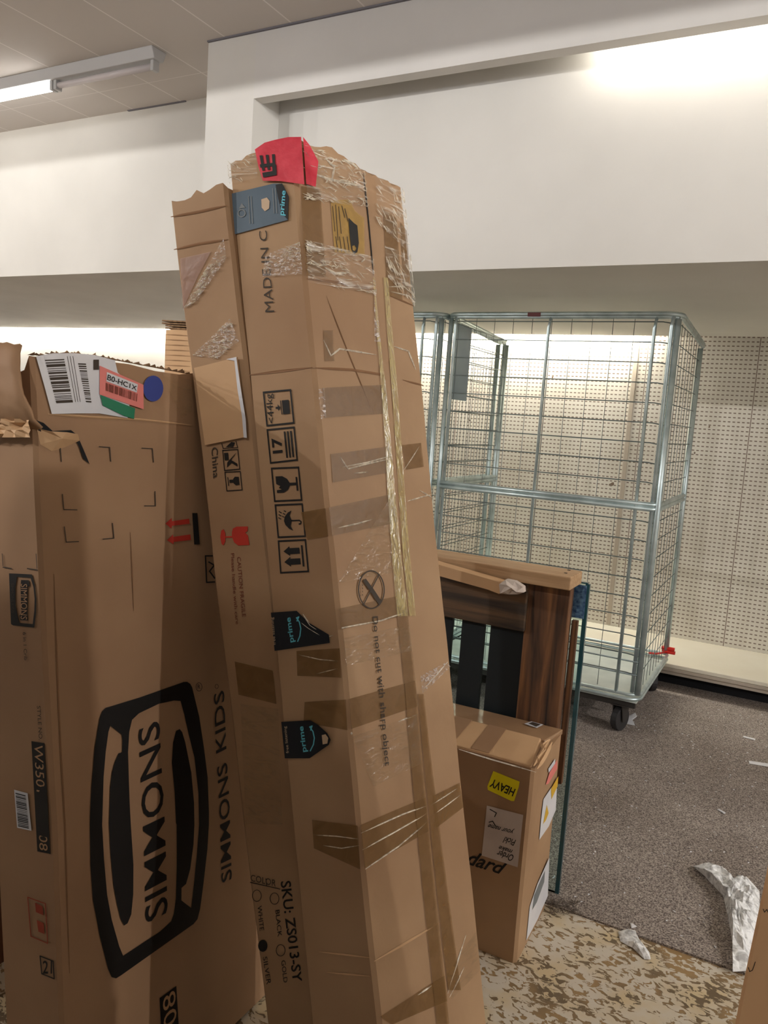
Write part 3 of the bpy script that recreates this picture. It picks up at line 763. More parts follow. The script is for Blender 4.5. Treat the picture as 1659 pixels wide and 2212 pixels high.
# blank kraft patch, a folded slip with white torn edge
Pp = Plane(PT.o + PT.n*.006, PT.n, .003, 3)
kp = decal('kraft_patch', thin, Pp, quad_art(8, 8), M['cardboard_light'], [(442,962),(530,944),(512,772),(419,796)], .001)
sol = kp.modifiers.new('thick', 'SOLIDIFY'); sol.thickness = .003; sol.offset = -1
decal('torn_white_edge', thin, Pp, Art().poly([(490,777),(512,772),(520,830),(532,905),(535,946),(528,945),(524,900),(514,840),(508,780)]), M['white'], lift=.003)
decal('china_print', thin, PT, Art().text('China', weight=.01), M['ink_soft'], [(456,968),(461,1034),(473,1031),(470,965)], .0016)
s6 = Art().frame(0,0,1,1,.05); s6.poly([(.15,.2),(.4,.25),(.75,.75),(.85,.9),(.5,.5),(.3,.85),(.15,.85),(.35,.5)]); s6.rect(.5,.1,.85,.35)
s7 = Art().frame(0,0,1,1,.05); s7.rect(.42,.25,.58,.5); s7.rect(.28,.15,.72,.2)
s7.poly([(.3,.85),(.28,.62),(.38,.5),(.62,.5),(.72,.62),(.7,.85)])
decal('handling_symbol', thin, PT, s6, M['ink'], [(484.6,1018),(480,972),(515,970),(519.6,1015)][:1]+[(480,972),(515,970),(519.6,1015)], .0016)
decal('handling_symbol', thin, PT, s7, M['ink'], [(485,1019.5),(490,1062),(525,1060),(520.6,1018)], .0016)
decal('handling_symbol', thin, PT, Art().line([(479,958),(482,969),(514,967),(510,953)], 1.5).poly([(488,966),(500,955),(508,956),(504,966)]), M['ink'], lift=.0016)
gob = Art().poly([(504,1142),(512,1138),(537,1138),(536,1148),(531,1151),(537,1158),(540,1178),(516,1179),(507,1172),(502,1160),(502,1150)])
gob.poly([(479,1146),(484,1143),(488,1152),(488,1170),(484,1178),(480,1175),(477,1160)]); gob.rect(486,1158.5,504,1161.5)
decal('goblet_symbol', thin, PT, gob, M['ink_red'], lift=.0016)
decal('caution_print', thin, PT, Art().text('CAUTION FRAGILE', weight=0), M['ink_brown'], [(513,1204),(525,1332),(533,1331),(521,1203)], .0016)
decal('caution_print', thin, PT, Art().text('Please handle with care', weight=0), M['ink_brown'], [(500,1196),(511,1348),(518,1347),(507,1195)], .0016)
decal('sku_print', thin, PT, Art().text('SKU: ZS013-SY', weight=.012), M['ink'], [(607,1903),(633,2123),(653,2120),(629,1900)], .0016)
decal('color_print', thin, PT, Art().text('COLOR', weight=.0), M['ink_soft'], [(544,1902),(597,1914),(598,1900),(544,1888)], .0016)
cl = Art().line([(543,1905),(606,1919)], 1.6).line([(576,1897),(578,1913)], 1.4)
for cx, cy in ((557,1934),(594.5,1940),(607,2053)): cl.ring(cx, cy, 10, 13, 1.3)
cl.disc(569, 2043, 10, 13)
decal('colour_option_circles', thin, PT, cl, M['ink'], lift=.0016)
for s_, q in (('WHITE', [(558,1957),(563,2011),(572,2009),(567,1955)]), ('SILVER', [(569,2068),(577,2128),(587,2126),(578,2066)]),
              ('BLACK', [(596,1966),(601,2024),(610,2022),(605,1964)]), ('GOLD', [(608,2076),(613,2124),(622,2122),(617,2074)])):
    decal('option_print', thin, PT, Art().text(s_, weight=.0), M['ink'], q, .0016)

# ================================================================== BIG FLAT CARTON (left)
sa = atY(70, 870, .757*S*.815); sb = atY(131, 2150, .778*S*.80)
axs = (sa-sb).normalized()
s1 = sb - axs*((sb.z-.006)/axs.z)
# direction of the big face: nearly straight away from the viewer
g1 = Vector((.04, 1, 0)); g1 = (g1 - axs*g1.dot(axs)).normalized()*.70
g2 = Vector((-1, -.02, 0)); g2 = (g2 - axs*g2.dot(axs)).normalized()*.150
PS = Plane(s1, g1.cross(axs), .003, 5); PSS = Plane(s1, g2.cross(axs), .003, 5)
big = empty('flat_carton', (s1.x, s1.y, 0), 'big flat cardboard carton with a large oval black logo, standing at the left', 'cardboard box')
ls1 = (PS.hit(62, 764)-s1).dot(axs)
ls2 = (PS.hit(405, 803)-s1).dot(axs)
prism('carton_body', big, [s1, s1+g1, s1+g1+g2, s1+g2], axs, [ls1, ls1-.012, ls1-.05, ls1-.13], M['cardboard2'], .003, 5, 12, 60, -.01, .012)
LG = slice_pts(170, 1450, 4.608); LG2 = slice_pts(170, 1780, 4.608)
outer = LG([(265,360),(300,350),(600,260),(1045,108),(1080,106),(1110,125),(1130,160),(1200,450),(1245,750),(1275,1050),(1283,1400)]) + \
        LG2([(1283,0),(1270,250),(1235,600),(1205,850),(1180,950),(1140,1000),(420,1510),(370,1540),(325,1525),(290,1440),(200,1100),(130,750),(100,400),(92,0)]) + \
        LG([(95,1400),(110,1150),(150,750),(200,470),(225,400)])
hole = LG([(310,540),(425,630),(430,680),(425,800),(390,815),(350,900),(320,1000),(300,1150),(285,1500)]) + \
       LG2([(285,0),(300,300),(330,600),(370,800),(410,950),(445,1012),(480,990),(515,900),(530,700),(528,400),(505,0)]) + \
       LG([(495,1300),(490,1100),(485,800),(500,600),(530,480),(600,415),(800,320),(950,290),(1015,295),(1050,420),(1090,600),(1150,850),(1180,1200),(1185,1500)]) + \
       LG2([(1185,0),(1165,300),(1140,600),(1115,840),(1015,765),(1015,640),(1060,600),(1100,450),(1130,200),(1138,0)]) + \
       LG([(1135,1300),(1115,1000),(1060,700),(1030,600),(1005,570),(970,590),(940,700),(925,900),(945,1200),(955,1500)]) + \
       LG2([(962,0),(965,400),(960,750),(940,900),(915,975),(800,1080),(440,1315),(400,1220),(320,950),(270,700),(235,350),(215,0)]) + \
       LG([(220,1400),(235,1050),(260,800),(290,600)])
decal('logo_print', big, PS, Art().poly(outer, hole), M['ink_dark'], lift=.0016)
decal('logo_lettering', big, PS, Art().text('SIMMONS', weight=.006), M['ink_dark'], [(361,1972),(345,1553),(298,1574),(313,1998)], .0016)
decal('kids_print', big, PS, Art().text('SIMMONS', weight=.004), M['ink_dark'], [(501,1898),(489,1644),(467,1655),(478,1909)], .0016)
decal('kids_print', big, PS, Art().text('KIDS', weight=.004), M['ink_dark'], [(488,1616),(484,1490),(462,1499),(466,1627)], .0016)
rg = Art().ring(430, 1484, 7, 9.5, 1.2).text('R', 427, 1488, 433, 1479); rg.ring(468, 1483, 4, 5, 1)
decal('registered_mark', big, PS, rg, M['ink_soft'], lift=.0016)
sbd = decal('style_band', big, PS, Art().poly([(344,2158),(380,2131),(386,2240),(349,2268)]), M['ink_dark'], lift=.0016)
decal('style_band_print', sbd, PS, Art().text('508', weight=.0), M['ink_light'], [(382,2238),(377,2137),(350,2158),(354,2262)], .0022)
mk = Art()
for pts in ([(128,968),(131,997)], [(212,966),(235,968),(238,998)], [(306,970),(329,971),(332,1000)], [(134,1068),(137,1101),(166,1102)],
            [(336,1062),(337,1093),(313,1093)], [(138,1138),(142,1171),(169,1170)], [(243,1131),(246,1163),(222,1165)]):
    mk.line(pts, 2.0)
decal('registration_marks', big, PS, mk, M['ink_soft'], lift=.0016)
arr = Art().poly([(358,1131),(372,1119),(372,1126),(409,1121),(410,1132),(372,1136),(371,1142)]).poly([(361,1167),(374,1155),(374,1160),(411,1155),(412,1167),(375,1171),(375,1176)])
decal('this_way_up_arrows', big, PS, arr, M['ink_red'], lift=.0016)
decal('arrow_base_bar', big, PS, Art().poly([(416,1109),(427,1109),(431,1177),(419,1177)]), M['ink'], lift=.0016)
decal('small_symbol', big, PS, Art().line([(458,1202),(443,1202),(446,1259),(463,1258)], 3).line([(450,1215),(462,1222),(452,1235),(463,1250)], 3), M['ink'], lift=.0016)
# labels along the top
lab = decal('shipping_label', big, PS, Art().poly([(72,768),(110,762),(155,763),(200,768),(243,780),(249,806),(280,835),(272,905),(210,894),(160,893),(107,893),(90,830)]), M['white'], lift=.003)
bc = Art(); random.seed(3); y = 776
while y < 870:
    h = random.choice([1.5, 2.5, 4, 6]); t = (y-776)/96
    bc.poly([(91+t*26, y),(133+t*20, y-1),(133+(t+h/96)*20, y-1+h),(91+(t+h/96)*26, y+h)]); y += h + random.choice([1.5, 2, 3])
y = 785
while y < 870:
    h = random.choice([1.2, 2, 3]); t = (y-785)/96
    bc.poly([(163+t*20, y),(180+t*14, y+1),(180+(t+h/96)*14, y+1+h),(163+(t+h/96)*20, y+h)]); y += h + random.choice([1.5, 2, 3])
for k in range(3): bc.line([(140+k*6, 770),(158+k*5, 868)], 1)
bc.rect(196, 778, 208, 800)
decal('label_barcode', lab, PS, bc, M['ink_soft'], lift=.0036)
pkl = decal('pink_label', big, PS, Art().poly([(209,791),(305,833),(306,886),(209,853)]), M['pink'], lift=.0042)
decal('pink_label_slip', pkl, PS, Art().poly([(224,805),(292,832),(290,850),(223,825)]), M['white'], lift=.0048)
tx = Art().text('B0-HC1X', weight=.01)
decal('pink_label_print', pkl, PS, tx, M['ink'], [(224,822),(289,846),(290,836),(226,810)], .0054)
bb = Art()
for k in range(22): bb.rect(k/22, 0, k/22+random.choice([.012,.02,.03]), 1)
decal('pink_label_barcode', pkl, PS, bb, M['ink_brown'], [(222,845),(292,870),(293,853),(222,828)], .0048)
decal('green_label', big, PS, Art().poly([(210,854),(287,884),(285,907),(262,900),(216,877)]), M['green'], lift=.0045)
decal('blue_dot_sticker', big, PS, Art().disc(327.5, 841, 22, 28), M['blue'], lift=.003)
strip('clear_tape', big, PS, [(390,905),(412,890),(410,822),(342,805)], M['film_soft'], .0035, None, .002)
ridge('fold_crease', big, PS, [[(101,893),(200,902),(300,908),(415,920)]], M['cardboard_light'], .004, .0015)
ridge('fold_crease', big, PS, [[(115,1240),(128,1600),(150,2100)], [(282,1150),(290,1320)]], M['cardboard_dark'], .003, .0008)
# torn hole with its inner shade painted as a black patch, and curled paper
decal('torn_hole', big, PS, Art().poly([(72,905),(90,912),(110,930),(150,929),(164,940),(172,958),(184,985),(192,1004),(178,992),(168,965),(160,950),(140,952),(115,945),(95,940),(78,926)]), M['black'], lift=.002)
cb = MB()
def curl(pl, pts, h): 
    out = []
    for (x, y, k) in pts: out.append(pl.hit(x, y) + pl.n*(h*k))
    return out
c_ = curl(PS, [(78,925,.1),(100,932,.9),(130,934,1.2),(158,938,.9),(166,952,.5),(140,966,.1),(110,975,.1),(86,960,.1)], .014)
cb.add(c_ + [sum(c_, Vector())/8 + PS.n*.008], [(i, (i+1) % 8, 8) for i in range(8)])
cb.build('torn_paper_curl', M['cardboard_light'], big)
# raised torn flap over the narrow side
random.seed(11)
fl = []
cols, rows = 9, 10
for r in range(rows+1):
    for c in range(cols+1):
        u_, v_ = c/cols, r/rows
        xl = -60; xr = 60 + 34*min(1, v_*1.25) 
        yt = 742 + 5*noise.noise(Vector((u_*5, 3, 0)))+ (4 if u_ > .8 else 0); yb = 925
        px, py = xl+(xr-xl)*u_, yt+(yb-yt)*v_
        p = PSS.hit(px, py) + PSS.n*(.012 + .018*math.sin(v_*3.1) + .010*noise.noise(Vector((u_*4, v_*6, 1))) - (.010 if v_ > .93 else 0))
        fl.append(p)
ff = [(r*(cols+1)+c, r*(cols+1)+c+1, (r+1)*(cols+1)+c+1, (r+1)*(cols+1)+c) for r in range(rows) for c in range(cols)]
fo = mesh_obj('torn_flap', fl, ff, M['cardboard2'], big, True)
so = fo.modifiers.new('thick', 'SOLIDIFY'); so.thickness = .005; so.offset = 0
# crumpled paper between flap and body
cr_v = []; 
for r in range(6):
    for c in range(10):
        px, py = -40+124*c/9, 905+40*r/5
        cr_v.append(PSS.hit(px, py) + PSS.n*(.016+.014*noise.noise(Vector((c*.9, r*1.3, 4)))))
mesh_obj('crumpled_board', cr_v, [(r*10+c, r*10+c+1, (r+1)*10+c+1, (r+1)*10+c) for r in range(5) for c in range(9)], M['cardboard_light'], big)
# frayed paper along the torn top
fr = MB(); random.seed(5); x = 64
while x < 408:
    wd_ = random.uniform(3, 16); y0 = 766 + max(0, (x-190))*.19 + (-3 if 90 < x < 170 else 0)
    p = PS.hit(x, y0); q = PS.hit(x+wd_, y0+wd_*.17); t_ = PS.hit(x+random.uniform(0, wd_), y0-random.uniform(1, 6.5))
    d_ = PS.n*random.uniform(-.006, .004)
    fr.add([p, q, t_+d_, p-PS.n*.006, q-PS.n*.006], [(0, 1, 2), (3, 2, 4), (0, 2, 3), (1, 4, 2)]); x += wd_*random.uniform(.6, 1.1)
fr.build('frayed_edge', M['edge'], big)
# narrow side print
L7 = slice_pts(0, 1180, 7.9)
slg = decal('side_logo', big, PSS, Art().poly(L7([(165,460),(550,480),(600,650),(630,900),(625,1150),(595,1385),(240,1345),(205,1320)]), L7([(300,520),(530,540),(580,700),(600,900),(595,1100),(570,1325),(350,1305),(320,1200),(280,1000),(275,700)])), M['ink'], lift=.0016)
decal('side_logo_bar', slg, PSS, Art().poly(L7([(370,575),(500,580),(520,680),(480,690),(480,1160),(490,1265),(360,1260),(345,1180),(380,1150),(360,690)])), M['ink'], lift=.0016)
decal('side_logo_lettering', slg, PSS, Art().text('SIMMONS', weight=.0), M['ink_light'], L7([(370,640),(372,1240),(478,1250),(478,645)]), .0022)
decal('side_logo_strip_print', slg, PSS, Art().text('SIMMONS KIDS', weight=.0), M['ink_soft'], L7([(200,630),(215,1130),(262,1130),(250,630)]), .0022)
decal('side_text', big, PSS, Art().text('6 in 1 Crib', weight=.0), M['ink_soft'], [(51,1365),(54,1425),(61,1425),(58,1365)], .0016)
decal('side_text', big, PSS, Art().text('STYLE NO.', weight=.0), M['ink_soft'], [(80,1524),(84,1598),(92,1599),(88,1524)], .0016)
ssb = decal('side_style_band', big, PSS, Art().poly([(67.5,1600),(96,1605),(107,1844),(79,1838)]), M['ink'], lift=.0016)
decal('side_style_print', ssb, PSS, Art().text('W350150-1508', weight=.0), M['ink_light'], [(74,1606),(84,1834),(102,1838),(93,1610)], .0022)
bcl = decal('barcode_label', big, PSS, Art().poly([(30,1705),(59,1713),(66.5,1794),(36,1787)]), M['white'], lift=.002)
bb = Art()
for k in range(20): bb.rect(.1, .05+k*.045, .85, .05+k*.045+random.choice([.012,.02,.028]))
decal('barcode_print', bcl, PSS, bb, M['ink'], [(36,1787),(66.5,1794),(59,1713),(30,1705)], .0026)
mk = Art().line([(8,1225),(26,1228)], 2.4).line([(60,1228),(82,1231)], 2.4).line([(6,1196),(8,1222)], 1.4).line([(79,1196),(81,1228)], 1.4).line([(42,944),(62,943)], 1.6)
decal('registration_marks', big, PSS, mk, M['ink_soft'], lift=.0016)
st = Art().line([(60,1936),(98,1950),(104,2035),(68,2020),(60,1936)], 2).poly([(76,1948),(92,1956),(94,1975),(78,1968)]).poly([(80,1985),(95,1992),(97,2015),(84,2010)])
decal('red_stamp', big, PSS, st, plain('faded_red_ink', lin((150,62,40)), .7), lift=.0016)
decal('side_symbol', big, PSS, Art().line([(88,2062),(116,2073),(119,2111),(92,2100),(88,2062)], 2.4).text('21', 94, 2100, 114, 2072), M['ink'], lift=.0016)

# dark carton in the shadows at far left
dk = empty('shadowed_carton', (-1.75, 1.1, 0), 'dark cardboard carton in the shadow at the far left edge', 'cardboard box')
dv = [Vector((-1.95, 1.0, 0)), Vector((-1.56, .98, 0)), Vector((-1.50, 1.5, 0)), Vector((-1.95, 1.5, 0))]
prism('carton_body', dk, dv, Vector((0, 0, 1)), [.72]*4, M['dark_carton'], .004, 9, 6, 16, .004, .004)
ridge('fold_crease', dk, Plane((-1.7, .99, .4), (0, -1, 0)), [[(4,1500),(10,1900)]], M['cardboard_dark'], .006, .002)

# wrapped stack far behind, between the left and centre cartons
fb = empty('corrugated_stack', (-2.75, 3.0, 0), 'pale corrugated cardboard stack behind the cartons in the gap left of centre', 'cardboard box')
fbY = 2.05*S
fl0 = atY(356, 800, fbY); fl1 = atY(362, 712, fbY)
prism('stack_body', fb, [Vector((fl0.x-.005, fbY, 0)), Vector((fl0.x+.22, fbY, 0)), Vector((fl0.x+.22, fbY+.4, 0)), Vector((fl0.x-.02, fbY+.4, 0))], Vector((0, 0, 1)), [fl1.z]*4, M['cardboard_light'], .004, 12, 8, 40, .004, .006)
Pf = Plane((0, fbY, 0), (0, -1, 0), .004, 12)
ridge('flute_line', fb, Pf, [[(358,800-k*11),(412,803-k*11)] for k in range(8)], M['cardboard'], .006, .003)
fm = MB(); random.seed(2)
for k in range(4):
    z0 = fl1.z + .004 + k*.011; x0 = fl0.x - .012 + random.uniform(-.01, .015)
    fm.hexa([(x0, fbY-.01, z0), (x0+.23, fbY-.015, z0-.008), (x0+.23, fbY+.3, z0), (x0, fbY+.3, z0)],
            [(x0+.004, fbY-.01, z0+.006), (x0+.23, fbY-.015, z0-.002), (x0+.23, fbY+.3, z0+.007), (x0, fbY+.3, z0+.006)])
fm.build('crushed_top_sheets', M['edge'], fb)

# ================================================================== HEAVY CARTON (right of centre)
hb = empty('heavy_carton', (-.6, 2.0, 0), 'brown carton with upside-down yellow HEAVY label, in front of the wooden frame', 'cardboard box')
HY0, HY1 = 1.343*S, 1.545*S; HX0, HX1 = -.80*S, -.370*S; HZ = .384*S
hv = [Vector((HX0, HY0, .001)), Vector((HX1, HY0, .001)), Vector((HX1-.005, HY1, .001)), Vector((HX0, HY1, .001))]
hax = Vector((.0, 0, 1))
prism('carton_body', hb, hv, hax, [HZ]*4, M['cardboard'], .0025, 21, 10, 22, .003, .003, corner=.008)
PHF = Plane((0, HY0, .3), (0, -1, 0), .0025, 21); PHS = Plane((HX1-.002, HY0, .3), (1, 0, 0), .0025, 21); PHT = Plane((0, 0, HZ+.004), (0, 0, 1), 0, 21)
PHT0 = Plane((0, 0, HZ+.012), (0, 0, 1))
# top flaps: near flap and far flap with the slit between
SY = 1.47*S
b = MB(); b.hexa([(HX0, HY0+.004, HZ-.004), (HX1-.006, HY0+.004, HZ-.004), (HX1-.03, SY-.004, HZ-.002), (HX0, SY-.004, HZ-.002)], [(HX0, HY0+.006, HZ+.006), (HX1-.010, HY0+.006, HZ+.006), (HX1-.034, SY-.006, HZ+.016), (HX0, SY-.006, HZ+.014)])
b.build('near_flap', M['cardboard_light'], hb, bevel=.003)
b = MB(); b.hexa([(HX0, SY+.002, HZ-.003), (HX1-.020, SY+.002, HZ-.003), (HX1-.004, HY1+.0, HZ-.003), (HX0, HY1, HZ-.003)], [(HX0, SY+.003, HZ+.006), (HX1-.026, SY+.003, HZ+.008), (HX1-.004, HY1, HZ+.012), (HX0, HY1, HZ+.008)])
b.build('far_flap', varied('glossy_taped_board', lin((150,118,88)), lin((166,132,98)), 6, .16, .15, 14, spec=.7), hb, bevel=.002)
ridge('crumpled_corner', hb, PHT0, [[(1160,1662),(1176,1636),(1192,1604)], [(1152,1656),(1170,1628),(1186,1600)], [(1166,1650),(1160,1640),(1178,1624),(1172,1612),(1188,1598)]], M['cardboard_light'], .012, .006)  # paler board tone paints highlight lines along the crumpled corner
tap = MB()
for k in range(4):
    x = HX1-.12-k*.10
    tap.hexa([(x-.05, HY0+.008, HZ+.0066), (x, HY0+.008, HZ+.0066), (x-.01, SY-.008, HZ+.0166), (x-.06, SY-.008, HZ+.0166)], [(x-.05, HY0+.008, HZ+.0073), (x, HY0+.008, HZ+.0073), (x-.01, SY-.008, HZ+.0174), (x-.06, SY-.008, HZ+.0174)])
tap.build('flap_tape', M['cardboard2'], hb)
PHT2 = Plane((0, 0, HZ+.013), (0, 0, 1))
fbl = decal('flap_label', hb, PHT2, Art().poly([(1132,1564),(1148,1559),(1174,1566),(1160,1573)]), M['white'], lift=.001)
decal('flap_label_print', fbl, PHT2, Art().poly([(1142,1564),(1150,1561),(1168,1566),(1158,1571)]), M['ink_soft'], lift=.002)
hvl = decal('heavy_label', hb, PHF, Art().poly([(1065,1665),(1122,1688),(1120,1700),(1110,1730),(1104,1730),(1053,1706),(1052,1698)]), M['yellow'], lift=.002)
decal('heavy_label_print', hvl, PHF, Art().text('HEAVY', weight=.02), M['ink'], [(1114,1704),(1063,1681),(1056,1698),(1107,1720)], .0026)
pnt = decal('paper_note', hb, PHF, Art().poly([(1051,1740),(1130,1760),(1118,1874),(1040,1849)]), M['paper'], lift=.0022)
sc1 = Art()
for q in ([(1058,1748),(1072,1756),(1068,1764)], [(1056,1776),(1064,1774),(1070,1784)],): sc1.line(q, 2)
for t_, q in (('your name', [(1112,1790),(1056,1776),(1053,1786),(1110,1801)]), ('Pickl', [(1115,1814),(1088,1806),(1085,1820),(1113,1828)]),
              ('make', [(1108,1836),(1078,1826),(1076,1836),(1106,1846)]), ('Order', [(1110,1847),(1074,1836),(1072,1850),(1107,1862)])):
    decal('note_handwriting', pnt, PHF, Art().text(t_, shear=.4), M['ink'], q, .003)
decal('note_handwriting', pnt, PHF, sc1, M['ink'], lift=.003)
decal('script_print', hb, PHF, Art().text('dard', shear=.5, weight=.015), M['ink'], [(1008,1868),(1092,1893),(1096,1866),(1012,1836)], .0016)
decal('pink_label', hb, PHS, Art().poly([(1186,1668),(1203,1640),(1203,1660),(1184,1692),(1178,1694)]), M['pink'], lift=.002)
decal('pink_label_slip', hb, PHS, Art().poly([(1183,1660),(1198,1638),(1198,1648),(1184,1668)]), M['white'], lift=.0026)
wrl = decal('warning_label', hb, PHS, Art().poly([(1173,1726),(1187,1705),(1203,1684),(1200,1750),(1185,1785),(1164,1815),(1168,1770)]), M['white'], lift=.002)
decal('warning_label_amber', wrl, PHS, Art().poly([(1189,1703),(1205,1676),(1203,1698),(1190,1726)]), M['amber'], lift=.0026)
decal('warning_triangle', wrl, PHS, Art().poly([(1180,1738),(1184,1756),(1178,1772),(1172,1780)]), M['amber'], lift=.0028)
decal('side_sheet', hb, PHS, Art().poly([(1186,1852),(1182,1935),(1160,1985),(1135,2030),(1143,1958),(1160,1910)]), M['white'], lift=.002)
decal('side_sheet_smudge', hb, PHS, Art().poly([(1176,1880),(1174,1905),(1158,1948),(1148,1965),(1152,1935)]), M['grey_ink'], lift=.0026)
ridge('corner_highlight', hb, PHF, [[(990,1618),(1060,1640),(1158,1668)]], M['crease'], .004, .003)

# ================================================================== WOODEN FRAME + GLASS
wf = empty('wooden_frame', (-.9, 2.13, 0), 'reclaimed wood frame with a pale top beam and black slats, behind the HEAVY carton', 'frame')
ZB = (1-.286)*S
b = MB(); b.box(-1.30*S, -.378*S, 1.51*S, 1.60*S, ZB-.036, ZB); b.build('top_beam', M['pine'], wf, bevel=.003)
b = MB(); b.box(-.476*S, -.386*S, 1.55*S, 1.58*S, .006, ZB-.036); b.build('post', M['reclaimed'], wf, bevel=.003)
b = MB(); b.box(-1.28*S, -.472*S, 1.538*S, 1.575*S, (1-.420)*S, ZB-.037); b.build('upper_rail', M['reclaimedx'], wf, bevel=.003)
b = MB(); b.box(-1.28*S, -1.19*S, 1.55*S, 1.58*S, .006, ZB-.036); b.build('post', M['reclaimed'], wf, bevel=.003)
b = MB(); b.box(-1.19*S, -.476*S, 1.553*S, 1.577*S, .012, .30*S); b.build('lower_rail', M['slat'], wf)
for xa, xb in ((-.552,-.478), (-.618+.0,-.565), (-.70,-.640), (-.79,-.72), (-.88,-.81), (-.97,-.90), (-1.06,-.99), (-1.17,-1.08)):
    b = MB(); b.box(xa*S, xb*S, 1.560*S, 1.570*S, .30*S, (1-.41)*S); b.build('slat', M['slat'], wf, bevel=.001)
b = MB(); b.box(-.386*S, -.374*S, 1.581*S, 1.594*S, .35, (1-.388)*S); b.build('rear_lath', M['reclaimed'], wf)
nl = MB()
for px, py in ((1229,1232),(1222,1238)):
    p = CAM + ray(px, py)*((ZB-CAM.z)/ray(px, py).z); nl.box(p.x-.004, p.x+.004, p.y-.004, p.y+.004, ZB-.001, ZB+.0008)
nl.build('nail_hole', M['black'], wf)
gp = empty('glass_pane', (-.6, 1.6*S+.02, 0), 'sheet of glass with a green edge leaning behind the wooden frame', 'glass')
GY = 1.602*S
b = MB(); b.box(-1.15*S, -.3695*S, GY, GY+.010, .006, (1-.312)*S); b.build('glass_sheet', M['glass'], gp)
b = MB(); b.box(-.3695*S, -.3610*S, GY-.001, GY+.011, .006, (1-.312)*S); b.box(-.40*S, -.3655*S, GY-.001, GY+.011, (1-.312)*S, (1-.309)*S); b.build('polished_edge', M['glass_edge'], gp)
b = MB(); b.box(-.392*S, -.3665*S, GY-.0045, GY-.0015, (1-.385)*S, (1-.315)*S); b.build('blue_sticker', M['blue_sticker'], gp)

# folded cardboard strip lying on the rail
cs = empty('cardboard_strip', (-.75, 2.05, ZB-.06), 'folded strip of cardboard with a crumpled end lying against the wooden beam', 'cardboard')
yq = 1.484*S
pa = [atY(900,1205,yq), atY(955,1222,yq), atY(1060,1252,yq), atY(1094,1262,yq)]
pb_ = [atY(900,1232,yq), atY(955,1246,yq), atY(1055,1274,yq), atY(1078,1283,yq)]
b = MB(); up_ = Vector((0, .035, .012))
for i in range(3): b.hexa([pb_[i], pb_[i+1], pb_[i+1]+Vector((0,.028,0)), pb_[i]+Vector((0,.028,0))], [pa[i], pa[i+1], pa[i+1]+Vector((0,.028,.004)), pa[i]+Vector((0,.028,.004))])
b.build('folded_board', M['cardboard_light'], cs)
b = MB(); random.seed(21)
ends = [(1078,1262),(1092,1252),(1112,1256),(1130,1268),(1131,1280),(1118,1284),(1098,1284),(1080,1282)]
ring_ = [atY(x, y, yq-.012+random.uniform(-.01,.012)) for x, y in ends]; cc = atY(1104, 1270, yq-.026)
mid = [r_.lerp(cc, .5)+Vector((0, random.uniform(-.014,.012), random.uniform(-.004,.004))) for r_ in ring_]
n8 = 8; b.add(ring_+mid+[cc]+[r_+Vector((0,.02,0)) for r_ in ring_], [(i,(i+1)%8,8+(i+1)%8,8+i) for i in range(8)]+[(8+i,8+(i+1)%8,16) for i in range(8)]+[(i,17+i,17+(i+1)%8,(i+1)%8) for i in range(8)])
b.build('crumpled_end', M['paper'], cs)

